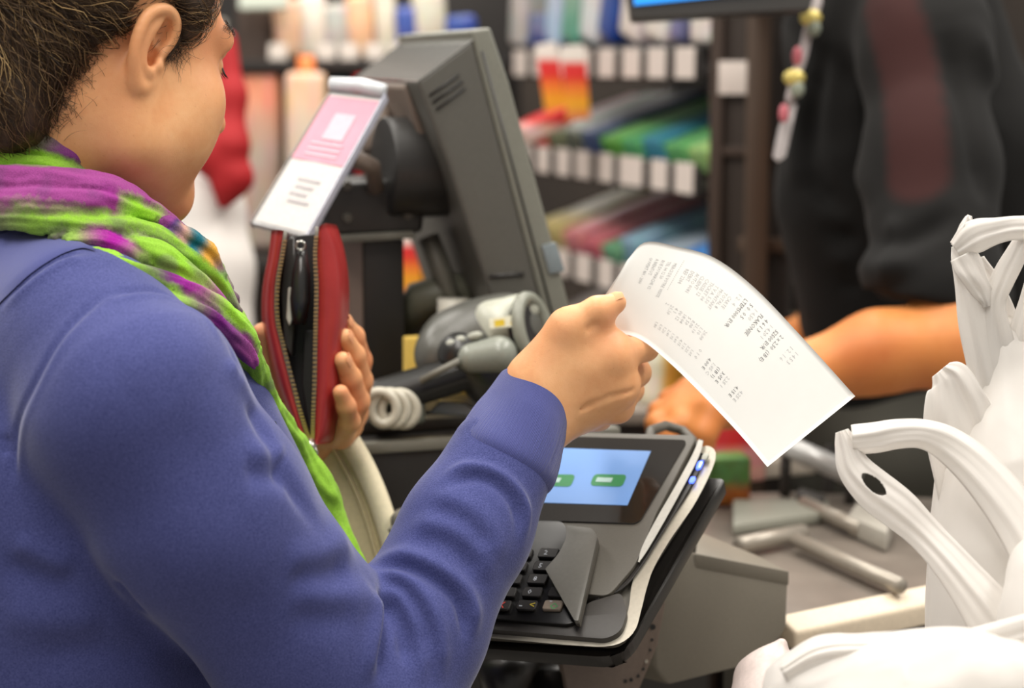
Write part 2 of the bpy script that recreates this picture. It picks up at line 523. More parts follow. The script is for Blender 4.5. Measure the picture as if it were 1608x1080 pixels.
# ---- right hand: thumb on top of the receipt, fingers curled under it
def hp(x, y, d): return W(x, y, d)
rh = [rc(R_WR, hp(852, 618, 1.480), 0.0265, 0.025, 0.02), rc(R_WR + W(852, 655, 1.49) - W(838, 640, 1.49), hp(900, 640, 1.498), 0.022, 0.0195, 0.02)]
MCP = [hp(962, 563, 1.470), hp(972, 606, 1.480), hp(968, 637, 1.497), hp(938, 652, 1.517)]
base = [hp(858, 604, 1.474), hp(862, 622, 1.482), hp(864, 640, 1.492), hp(866, 652, 1.502)]
mr = [(0.0175, 0.0135), (0.0165, 0.0140), (0.0155, 0.0130), (0.014, 0.0115)]
for b_, m_, (r1, r2) in zip(base, MCP, mr): rh.append(rc(b_, m_, r1, r2, 0.012))
rh.append(ell((MCP[1] + base[1] + hp(900, 570, 1.488)) / 3, (0.036, 0.018, 0.026), np.stack([camvec(0.9, 0.3, -0.1), camvec(0.1, 0.0, 1), camvec(-0.3, 0.9, 0)], 1), 0.02))
def finger(j, r, k=0.004):
    return [rc(a, b, ra, rb, k) for a, b, ra, rb in zip(j[:-1], j[1:], r[:-1], r[1:])]
rh += finger([MCP[0], hp(1013, 545, 1.503), hp(1000, 508, 1.520), hp(978, 492, 1.510)], [0.0125, 0.0098, 0.0084, 0.0070], 0.006)
rh += finger([MCP[1], hp(1000, 585, 1.522), hp(984, 548, 1.540), hp(958, 530, 1.532)], [0.0132, 0.0100, 0.0088, 0.0074], 0.006)
rh += finger([MCP[2], hp(990, 612, 1.541), hp(966, 578, 1.556), hp(938, 566, 1.545)], [0.0126, 0.0098, 0.0085, 0.0072], 0.005)
rh += finger([MCP[3], hp(958, 636, 1.556), hp(938, 610, 1.566), hp(916, 598, 1.555)], [0.0112, 0.0086, 0.0076, 0.0064], 0.005)
TH = [hp(846, 592, 1.478), hp(893, 516, 1.466), hp(938, 488, 1.462), hp(968, 475, 1.468)]
rh += [rc(TH[0], TH[1], 0.0205, 0.0150, 0.016), rc(TH[1], TH[2], 0.0140, 0.0102, 0.008), rc(TH[2], TH[3], 0.0100, 0.0074, 0.006)]
rh += [ell(hp(918, 548, 1.474), (0.026, 0.012, 0.017), np.stack([camvec(0.85, 0.35, 0), camvec(0, 0, 1), camvec(-0.35, 0.85, 0)], 1), 0.02)]   # web
# skin folds and knuckle dimples on the back of the hand
for pl, dp in (([(900, 645, 1.466), (925, 637, 1.462), (960, 624, 1.462), (992, 612, 1.468)], 0.0008),
               ([(925, 516, 1.452), (934, 511, 1.452)], 0.0014)):
    P = [W(*p) for p in pl]
    rr_ = dp * np.sin(np.linspace(0.15, math.pi - 0.15, len(P))) if len(P) > 2 else [dp] * 2
    rh += [rc(a, b, x_, y_, 0.0045, '-') for a, b, x_, y_ in zip(P[:-1], P[1:], rr_[:-1], rr_[1:])]

# ---- left hand: palm under the wallet, thumb up the near side, fingers up the far side
lp = W(472, 668, 1.672)
lh = [rc(L_WR, lp, 0.024, 0.024, 0.02), ell(W(478, 640, 1.676), (0.040, 0.016, 0.044), np.stack([camvec(1, 0, 0), camvec(0, 0, 1), camvec(0, 1, 0)], 1), 0.02)]
lm = [W(556, 622, 1.690), W(554, 648, 1.674), W(546, 668, 1.658), W(534, 684, 1.644)]
for m_, r in zip(lm, (0.0125, 0.0128, 0.0122, 0.011)): lh.append(rc(lp, m_, 0.016, r, 0.012))
lh += finger([lm[0], W(566, 566, 1.676), W(556, 528, 1.655), W(540, 506, 1.636)], [0.0115, 0.0095, 0.0085, 0.0070])
lh += finger([lm[1], W(566, 598, 1.654), W(556, 558, 1.634), W(541, 530, 1.620)], [0.0120, 0.0100, 0.0090, 0.0074])
lh += finger([lm[2], W(562, 630, 1.634), W(551, 594, 1.618), W(538, 566, 1.606)], [0.0115, 0.0096, 0.0086, 0.0072])
lh += finger([lm[3], W(549, 662, 1.620), W(544, 638, 1.605), W(535, 616, 1.597)], [0.0105, 0.0086, 0.0076, 0.0064])
lh += [rc(W(462, 690, 1.672), W(432, 624, 1.655), 0.020, 0.0150, 0.014), rc(W(432, 624, 1.655), W(411, 568, 1.636), 0.0145, 0.0112, 0.006), rc(W(411, 568, 1.636), W(412, 522, 1.620), 0.0108, 0.0082, 0.006)]

V, Q = sdf_mesh(head + neck + trunk + arms + rh + lh, 0.0016, 20)
woman = empty('person', (chest[0], chest[1], 0.0), 'woman in a blue sweatshirt and tie-dyed scarf holding out a receipt and a red wallet', 'person')
body = obj_np('body', V, Q, M_skin, woman)

# finger nails
def nail(c, n, along, w, l, parent, mat):
    n = unit(n); a = unit(along - n * (np.dot(along, n))); b = np.cross(n, a)
    Vn = []; m = 7
    for i in range(m):
        for j in range(m):
            s, t = (i / (m - 1) - .5) * 2, (j / (m - 1) - .5) * 2
            k = 1 if abs(t) < .5 else math.sqrt(max(0, 1 - ((abs(t) - .5) / .5) ** 2)) * .5 + .5
            Vn.append(c + a * t * l + b * s * w * k + n * (0.0009 - 0.0016 * s * s - 0.0006 * t * t))
    Qn = [(i * m + j, i * m + j + 1, (i + 1) * m + j + 1, (i + 1) * m + j) for i in range(m - 1) for j in range(m - 1)]
    return obj_np('nail', np.array(Vn), np.array(Qn), mat, parent)
M_nail = plain('nail_plate', srgb(222, 160, 118), 0.65, spec=0.2)
def finger_nail(a, b, r, back):
    ax = unit(b - a); n = unit(back - ax * np.dot(back, ax))
    nail(b + n * r * 0.92 - ax * 0.001, n, ax, r * 0.72, r * 0.85, woman, M_nail)
finger_nail(TH[2], TH[3], 0.0074, camvec(0.2, 0.8, -0.35))
for a, b in (((551, 594, 1.618), (538, 566, 1.606)), ((556, 558, 1.634), (541, 530, 1.620)), ((556, 528, 1.655), (540, 506, 1.636))):
    finger_nail(W(*a), W(*b), 0.0073, camvec(0.85, 0.35, -0.4))
finger_nail(W(411, 568, 1.636), W(412, 522, 1.620), 0.0080, camvec(-0.8, 0.1, -0.55))

# eyes, lashes, brows
M_eye = plain('eye_white', srgb(235, 228, 222), 0.15); M_iris = plain('iris', srgb(70, 48, 32), 0.15)
for s in (1, -1):
    Ve, Qe = sdf_mesh([h_ball((s * 0.031, 0.0700, 0.011), 0.0118)], 0.0012)
    e = obj_np('eye', Ve, Qe, M_eye, woman)
    Ve, Qe = sdf_mesh([h_ell((s * 0.031, 0.0780, 0.006), (0.0052, 0.0042, 0.0052))], 0.0008)
    obj_np('iris', Ve, Qe, M_iris, e)

# ---- hair
M_hairbase = NT('hair_base'); M_hairbase.l(M_hairbase.ramp(M_hairbase.noise(160, 4), [(0.3, srgb(46, 33, 22)), (0.7, srgb(84, 60, 38))]), M_hairbase.b.inputs['Base Color'])
M_hairbase.set(Roughness=0.6); M_hairbase = M_hairbase.m
hair = [h_ell((0, -0.020, 0.056), (0.0765, 0.0985, 0.0865), 0.01), h_ell((0, -0.062, -0.020), (0.052, 0.042, 0.070), 0.03)]
for s in (1, -1):
    hair += [h_rc((s * 0.0625, 0.022, 0.046), (s * 0.0615, 0.022, 0.020), 0.011, 0.006, 0.012), h_rc((s * 0.060, 0.040, 0.070), (s * 0.0605, 0.034, 0.034), 0.011, 0.006, 0.012)]
hair += [h_ell((0, 0.110, 0.010), (0.064, 0.072, 0.075), 0.014, '-')]                       # face
for s in (1, -1):
    hair += [h_ell((s * 0.074, 0.0, -0.012), (0.030, 0.030, 0.060), 0.010, '-', None),       # around the ears
             h_ell((s * 0.070, -0.030, -0.060), (0.034, 0.040, 0.060), 0.014, '-')]
bun_c = H(-0.005, -0.128, 0.062)
hair += [ball(bun_c, 0.040, 0.012)]
V, Q = sdf_mesh(hair, 0.0022, 16)
V = V + vnormals(V, Q) * (fbm(V, 60, 3, 3) * 0.0016)[:, None]
hair_o = obj_np('hair', V, Q, M_hairbase, woman)
hair_o['label'] = 'dark brown wavy hair pinned up in a bun'
hV, hQ = V, Q
bvh = BVHTree.FromPolygons([Vector(v) for v in V], [tuple(q) for q in Q])
bodyV = np.empty(len(body.data.vertices) * 3); body.data.vertices.foreach_get('co', bodyV); bodyV = bodyV.reshape(-1, 3)
bq = np.empty(len(body.data.loops), np.int32); body.data.loops.foreach_get('vertex_index', bq); bq = bq.reshape(-1, 4)
hm = np.linalg.norm(bodyV - HO, axis=1) < 0.2
fm = hm[bq].all(axis=1)
bvh_b = BVHTree.FromPolygons([Vector(v) for v in bodyV], [tuple(q) for q in bq[fm]])
fN = vnormals(V, Q)
loc = (V - HO) @ HR
def strands(n, seed, steps, step, width, lift, pick, target, curl):
    r = np.random.RandomState(seed)
    ids = r.choice(np.where(pick)[0], n)
    Vs = []; Qs = []; cols = []; o = 0
    pal = np.array([[0.035, 0.020, 0.011], [0.07, 0.038, 0.019], [0.16, 0.092, 0.042], [0.30, 0.18, 0.08], [0.52, 0.34, 0.15]])
    pr = [0.26, 0.30, 0.24, 0.13, 0.07]
    for i in ids:
        p = V[i].copy(); c = pal[r.choice(5, p=pr)] * (0.45 + 0.55 * r.rand())
        ph = r.rand() * 6.28; lf = lift * (0.2 + r.rand()); pts = []; cr = curl * (0.4 + 1.2 * r.rand()); fr = 0.5 + r.rand() * 0.9
        prev = None
        for k in range(steps):
            a, nr, _, _ = bvh.find_nearest(Vector(p))
            a = np.array(a); nr = np.array(nr)
            d = target(a) ; d = d - nr * (d @ nr); d = unit(d)
            side = np.cross(nr, d)
            d = unit(d + side * math.sin(ph + k * fr) * cr)
            if prev is not None: d = unit(d * 0.6 + prev * 0.5)
            pts.append(a + nr * (lf * math.sin(math.pi * (k + 0.4) / steps) + 0.0004)); prev = d
            p = a + d * step
        pts = np.array(pts)
        T = np.gradient(pts, axis=0); T /= np.maximum(np.linalg.norm(T, axis=1), 1e-9)[:, None]
        vw = unit(pts.mean(0) - HO)
        S1 = np.cross(T, vw); S1 /= np.maximum(np.linalg.norm(S1, axis=1), 1e-9)[:, None]; S2 = np.cross(T, S1)
        wd = width * (0.6 + 0.8 * r.rand()) * np.sin(np.linspace(0.25, math.pi - 0.12, steps))[:, None]
        for j in range(3):
            an = j * 2.094
            Vs.append(pts + (S1 * math.cos(an) + S2 * math.sin(an)) * wd)
        for k in range(steps - 1):
            for j in range(3):
                j2 = (j + 1) % 3
                Qs.append((o + j * steps + k, o + j2 * steps + k, o + j2 * steps + k + 1, o + j * steps + k + 1))
        cols.append(np.repeat(c[None], steps * 3, 0)); o += steps * 3
    return np.vstack(Vs), np.array(Qs), np.vstack(cols)
t = NT('hair_strand'); at = t.n('ShaderNodeAttribute'); at.attribute_name = 'Col'
t.l(at.outputs['Color'], t.b.inputs['Base Color']); t.set(Roughness=0.42); t.b.inputs['Specular IOR Level'].default_value = 0.35
M_strand = t.m
to_bun = lambda a: unit(bun_c - a) 
pick = np.linalg.norm(V - bun_c, axis=1) > 0.045
S = strands(6000, 3, 10, 0.0070, 0.00024, 0.0060, pick, to_bun, 0.95)
o = obj_np('strand_layer', *S[:2], M_strand, hair_o, col=S[2]); o['kind'] = 'stuff'
swirl = lambda a: np.cross(unit(a - bun_c), unit(hf0 + np.array([0.2, 0.1, 0.4])))
S = strands(900, 5, 10, 0.009, 0.0004, 0.005, ~pick, swirl, 0.25)
S[2][:] = S[2] * 1.6 + 0.02
o = obj_np('bun_strand_layer', *S[:2], M_strand, hair_o, col=S[2]); o['kind'] = 'stuff'
# short loose hairs along the hairline, lying on the skin
def fringe(n, seed, center, spread, dirv, ln, width):
    r = np.random.RandomState(seed); Vs = []; Qs = []; cols = []; o = 0; steps = 6
    for _ in range(n):
        t_ = r.rand(); a = center[0] * (1 - t_) + center[1] * t_ + r.normal(0, spread, 3)
        p = a.copy(); pts = []; d0 = unit(dirv + r.normal(0, 0.45, 3)); bend = r.normal(0, 0.35, 3); L = ln * (0.4 + r.rand())
        for k in range(steps):
            q, nr, _, _ = bvh_b.find_nearest(Vector(p)); q = np.array(q); nr = np.array(nr)
            pts.append(q + nr * (0.0006 + 0.0022 * r.rand() * math.sin(k / steps * 3.1)))
            d0 = unit(d0 + bend * 0.35); d = d0 - nr * (d0 @ nr); p = q + unit(d) * L / steps
        pts = np.array(pts); T = np.gradient(pts, axis=0); S1 = np.cross(T, unit(pts.mean(0) - HO)); S1 /= np.maximum(np.linalg.norm(S1, axis=1), 1e-9)[:, None]
        S2 = np.cross(T, S1); S2 /= np.maximum(np.linalg.norm(S2, axis=1), 1e-9)[:, None]
        wd = width * np.linspace(1, 0.25, steps)[:, None]
        for j in range(3): Vs.append(pts + (S1 * math.cos(j * 2.094) + S2 * math.sin(j * 2.094)) * wd)
        for k in range(steps - 1):
            for j in range(3):
                j2 = (j + 1) % 3; Qs.append((o + j * steps + k, o + j2 * steps + k, o + j2 * steps + k + 1, o + j * steps + k + 1))
        cols.append(np.repeat(np.array([[0.05, 0.03, 0.018]]) * (0.6 + r.rand()), steps * 3, 0)); o += steps * 3
    return np.vstack(Vs), np.array(Qs), np.vstack(cols)
parts = []
for cfg in FRINGE if 'FRINGE' in globals() else (
        (260, 1, (H(0.062, 0.026, 0.030), H(0.060, 0.020, 0.008)), 0.005, hr * 0 + H(0, -0.3, -0.5) - H(0, 0, 0), 0.016, 0.00016),
        (420, 2, (H(0.052, -0.045, -0.004), H(0.036, -0.052, -0.062)), 0.008, H(0, -0.6, 0.25) - H(0, 0, 0), 0.020, 0.00015),
        (200, 4, (H(0.058, 0.044, 0.060), H(0.064, 0.030, 0.034)), 0.004, H(0, -0.6, 0.0) - H(0, 0, 0), 0.018, 0.00016),
        (160, 6, (H(0.044, 0.071, 0.038), H(0.030, 0.082, 0.042)), 0.0018, H(0.5, -0.4, -0.1) - H(0, 0, 0), 0.009, 0.00018),
        (160, 7, (H(-0.044, 0.071, 0.038), H(-0.030, 0.082, 0.042)), 0.0018, H(-0.5, -0.4, -0.1) - H(0, 0, 0), 0.009, 0.00018)):
    parts.append(fringe(*cfg))
Vf, Qf = merge_arrays([(p[0], p[1]) for p in parts]); cf = np.vstack([p[2] for p in parts])
o = obj_np('loose_hair', Vf, np.array(Qf), M_strand, woman, col=cf); o['kind'] = 'stuff'
Ml = plain('lash', srgb(30, 22, 18), 0.5)
for s in (1, -1):
    tt = []
    for k in range(9):
        an = (k / 8 - 0.5) * 1.8; a = H(s * (0.031 + 0.0118 * math.sin(an)), 0.0700 + 0.0118 * math.cos(an), 0.013); b = H(s * (0.031 + 0.016 * math.sin(an)), 0.0700 + 0.0185 * math.cos(an), 0.006)
        tt.append(tube_arrays(np.array([a, (a + b) / 2 + hu * -0.001, b]), [0.0005, 0.0004, 0.0001], 4))
    Vl, Ql = merge_arrays(tt)
    me = bpy.data.meshes.new('eyelash'); me.from_pydata([tuple(v) for v in Vl], [], [tuple(dict.fromkeys(q)) for q in Ql]); link('eyelash', me, Ml, woman)

# ---- sweatshirt
sh = [rc(W(0, 436, 1.45), W(20, 560, 1.45), 0.066, 0.09, 0.03)]
sh += [ell(chest + np.array([0, 0, -0.05]), (0.148, 0.120, 0.17), np.stack([hr, hf0, [0, 0, 1]], 1), 0.06),
       ell(chest + np.array([0, 0, -0.30]), (0.152, 0.130, 0.24), np.stack([hr, hf0, [0, 0, 1]], 1), 0.08)]
sh += chain(pxr([(235, 575, 1.43, .046), (290, 670, 1.485, .056), (360, 815, 1.50, .056), (380, 1000, 1.49, .070)]), 0.05)
sh += chain(pxr([(40, 470, 1.47, .046), (-100, 565, 1.575, .060)]), 0.04) + chain(pxr([(-100, 565, 1.575, .060), (80, 1080, 1.76, .054)]), 0.03)
sh += chain(pxr([(80, 1080, 1.76, .054), (300, 850, 1.70, .044), (405, 750, 1.665, .034)]), 0.02)
sh += chain(pxr([(40, 442, 1.41, .048), (140, 526, 1.350, .054), (212, 625, 1.315, .0715)]), 0.03)
sh += chain(pxr([(212, 650, 1.315, .0720), (322, 808, 1.335, .0715), (468, 1000, 1.375, .0635), (578, 1130, 1.392, .060)]), 0.014)
fore = pxr([(585, 1112, 1.392, .0585), (655, 985, 1.412, .0500), (735, 828, 1.442, .0455), (790, 722, 1.462, .0395)])
sh += chain(fore, 0.012)
cuffA, cuffB = W(790, 724, 1.462), W(826, 652, 1.478)
V, Q = sdf_mesh(sh, 0.0026, 16)
V = smooth_verts(V, Q, 2)
sbvh = BVHTree.FromPolygons([Vector(v) for v in V], [tuple(q) for q in Q])
def trace(pl, bv, n=None, dflt=1.4):
    """points of a photo polyline dropped on the cloth surface"""
    P = densify(pl, n or max(6, len(pl) * 5)); out = []
    for x, y in P:
        h = bv.ray_cast(Vector(CAM), Vector(ray(x, y)))
        if h[0] is not None: out.append(np.array(h[0]))
    out = np.array(out) if out else np.zeros((0, 3))
    for _ in range(3):
        if len(out) > 3: out[1:-1] = (out[:-2] + 2 * out[1:-1] + out[2:]) / 4
    return out
def fold(V, N, line, amp, w, side=None):
    """gaussian ridge (amp>0) or crease (amp<0) following a line on the cloth"""
    if len(line) < 2: return np.zeros(len(V))
    D = np.full(len(V), 9.0); lo = line.min(0) - 4 * w; hi = line.max(0) + 4 * w
    m = np.where(((V > lo) & (V < hi)).all(1))[0]
    if not len(m): return np.zeros(len(V))
    P = V[m]; d = np.full(len(m), 9.0); tt = np.zeros(len(m))
    for i in range(len(line) - 1):
        a, b = line[i], line[i + 1]; ab = b - a
        t_ = np.clip((P - a) @ ab / max(1e-12, ab @ ab), 0, 1); dd = np.linalg.norm(P - a - t_[:, None] * ab, axis=1)
        u = dd < d; d[u] = dd[u]; tt[u] = (i + t_[u]) / (len(line) - 1)
    fade = np.clip(np.minimum(tt, 1 - tt) * 5, 0.12, 1)
    r = np.zeros(len(V)); r[m] = amp * fade * np.exp(-(d / w) ** 2)
    return r
FOLDS = [  # photo polyline, amplitude mm, width mm
    ([(585, 884), (634, 874), (683, 892), (728, 925), (744, 965), (740, 1006)], 4.5, 8), ([(590, 898), (634, 890), (678, 906), (716, 936), (730, 972), (728, 1010)], -5, 5),
    ([(577, 900), (622, 904), (663, 933), (687, 978), (691, 1027), (687, 1080)], 4, 7), ([(600, 914), (632, 922), (655, 955), (668, 990), (672, 1040)], -3.5, 5),
    ([(594, 921), (630, 941), (659, 986), (663, 1031), (655, 1080)], 3, 6), ([(602, 930), (622, 960), (634, 1000), (634, 1050)], -4, 6),
    ([(600, 925), (607, 966), (602, 1014), (592, 1080)], -6, 6), ([(585, 925), (594, 966), (588, 1014), (578, 1080)], 4, 8),
    ([(695, 754), (728, 734), (769, 738), (805, 762), (826, 803), (822, 852)], 3.5, 5), ([(700, 768), (730, 750), (765, 752), (795, 774), (812, 806), (810, 850)], -3.0, 5),
    ([(675, 778), (712, 787), (752, 811), (777, 852), (781, 892)], 2.6, 9), ([(668, 800), (712, 808), (745, 832), (764, 868)], -2.4, 8),
    ([(640, 831), (683, 823), (728, 843), (760, 880), (768, 920)], 3, 9), ([(645, 850), (690, 850), (725, 872), (748, 910)], -2.2, 8),
    ([(440, 880), (489, 876), (529, 856), (548, 842)], 3.5, 12), ([(448, 905), (500, 905), (545, 890)], -3.2, 10), ([(448, 925), (509, 937), (562, 937), (590, 935)], 3.5, 12), ([(450, 960), (510, 968), (560, 965)], -2.0, 12),
    ([(387, 721), (428, 709), (446, 722)], 3, 10), ([(380, 745), (420, 742), (455, 752)], -3, 9), ([(372, 600), (395, 640), (418, 685), (440, 730), (470, 780), (505, 840)], -4, 8), ([(355, 560), (380, 605), (402, 650)], 3, 9),
    ([(180, 905), (205, 940), (225, 965)], -4, 6),
    ([(20, 850), (60, 870), (120, 895)], 3, 9), ([(0, 880), (60, 905), (130, 920)], -3, 10), ([(0, 960), (80, 975), (170, 965)], 3, 14), ([(40, 1030), (150, 1020), (250, 1030)], -3, 14),
    ([(60, 860), (180, 870), (300, 850)], 1.5, 20), ([(240, 1000), (330, 960), (420, 960)], -1.6, 22),
    ([(25, 770), (22, 720), (28, 660), (50, 600), (90, 535), (150, 475), (165, 465)], -2.6, 3.2), ([(165, 466), (230, 453), (290, 462), (335, 490), (365, 540), (374, 600)], -2.6, 3.4),
    ([(36, 770), (34, 720), (40, 662), (62, 604), (101, 541), (158, 484)], 1.5, 4), ([(175, 474), (232, 463), (286, 472), (325, 498), (352, 546)], 1.6, 4),
    ([(0, 690), (20, 694)], -2, 3), ([(0, 705), (18, 708)], -2, 3),
    ([(0, 476), (45, 432), (90, 403), (132, 392)], -2.6, 3), ([(0, 490), (50, 444), (95, 413), (140, 400)], 2.6, 4.5), ([(0, 388), (30, 368), (62, 362)], -1.6, 2.5),
    ([(250, 640), (330, 760), (420, 880)], -1.5, 22), ([(180, 600), (260, 560), (330, 600)], 1.2, 25)]
N = vnormals(V, Q)
disp = np.zeros(len(V))
for pl, amp, w in FOLDS: disp += fold(V, N, trace(pl, sbvh), amp * (0.00125 if w > 4.6 else 0.001), w * 0.001)
disp += fbm(V, 16, 11, 2) * 0.0016
V = V + N * disp[:, None]
V = smooth_verts(V, Q, 1, 0.35)
shirt = obj_ref = None
cax = unit(cuffB - cuffA)
shirt = obj_np('sweatshirt', V, Q, M_shirt, woman)
cu = unit(np.cross(cax, [0, 0, 1])); cv = np.cross(cax, cu); CL = np.linalg.norm(cuffB - cuffA)
prof = [(-0.012, 0.0360), (-0.006, 0.0398), (0.0, 0.0408), (0.010, 0.0398), (0.025, 0.0375), (0.045, 0.0345), (0.062, 0.0325), (CL - 0.003, 0.0316), (CL - 0.0004, 0.0321),
        (CL + 0.0016, 0.0318), (CL + 0.0024, 0.0305), (CL + 0.0014, 0.0292), (CL - 0.004, 0.0282), (CL - 0.02, 0.0276)]
prof = densify(prof, 60); nA = 220
vv = []; ang = []; tl = []
for t_, r_ in prof:
    for j in range(nA):
        a_ = 2 * math.pi * j / nA
        rr_ = r_ * (1 + 0.05 * math.cos(2 * a_ + 0.6)) + (0.00022 * math.cos(a_ * 84) if t_ < CL - 0.004 else 0.0)
        rr_ += 0.0012 * math.sin(3 * a_ + 90 * t_) * (1 if t_ < CL else 0.6)
        vv.append(cuffA + cax * t_ + (cu * math.cos(a_) + cv * math.sin(a_)) * rr_); ang.append(a_); tl.append(t_)
v1 = np.array(vv); ang = np.array(ang); tl = np.array(tl); m_ = len(prof)
q1 = np.array([(i * nA + j, i * nA + (j + 1) % nA, (i + 1) * nA + (j + 1) % nA, (i + 1) * nA + j) for i in range(m_ - 1) for j in range(nA)])
def strip_on(bv, lo, hi, n, m, off):
    A, B2 = densify(lo, n), densify(hi, n); P = np.zeros((n, m, 3))
    for i in range(n):
        for j in range(m):
            t_ = j / (m - 1); x, y = A[i] * (1 - t_) + B2[i] * t_
            h = bv.ray_cast(Vector(CAM), Vector(ray(x, y)))
            P[i, j] = np.array(h[0]) + np.array(h[1]) * (1 if np.array(h[1]) @ (CAM - np.array(h[0])) > 0 else -1) * off * math.sin(math.pi * (0.06 + 0.88 * t_)) ** 0.4 if h[0] is not None else (P[i, j - 1] if j else P[i - 1, j])
    return P
t = NT('ribbed_fleece'); co = t.coord()
f = t.noise(1400, 2, 0.7, co); t.l(t.mix(f, srgb(68, 74, 130), srgb(88, 93, 152)), t.b.inputs['Base Color'])
t.set(Roughness=0.9); t.b.inputs['Specular IOR Level'].default_value = 0.1; t.b.inputs['Sheen Weight'].default_value = 0.25
uvn = t.n('ShaderNodeTexCoord').outputs['UV']; wv = t.n('ShaderNodeTexWave', wave_type='BANDS', bands_direction='X'); wv.inputs['Scale'].default_value = 1.0
mp = t.n('ShaderNodeMapping'); mp.inputs['Scale'].default_value = (12, 12, 1); t.l(uvn, mp.inputs['Vector']); t.l(mp.outputs[0], wv.inputs['Vector']); wv.inputs['Distortion'].default_value = 0.4
t.bump(wv.outputs['Fac'], 0.5, 0.0012); M_rib = t.m
sb2 = BVHTree.FromPolygons([Vector(v) for v in V], [tuple(q) for q in Q])
CP = strip_on(sb2, [(-150, 560), (-90, 545), (-40, 515), (0, 478), (45, 434), (90, 404), (126, 392), (150, 396)], [(-150, 420), (-90, 405), (-40, 388), (0, 370), (40, 362), (80, 366), (116, 378), (148, 394)], 80, 12, 0.0024)
cq_ = np.array([(i * 12 + j, (i + 1) * 12 + j, (i + 1) * 12 + j + 1, i * 12 + j + 1) for i in range(79) for j in range(11)])
cuv = np.array([(i / 79 * 5.2, j / 11 * 0.7) for i in range(80) for j in range(12)])
o = obj_np('collar', CP.reshape(-1, 3), cq_, M_rib, shirt, uv=cuv); o['label'] = 'ribbed blue collar band'
cuff = obj_np('cuff', v1, q1, M_rib, shirt, uv=np.stack([ang, tl * 10], 1)); cuff['label'] = 'ribbed blue cuff at the wrist'

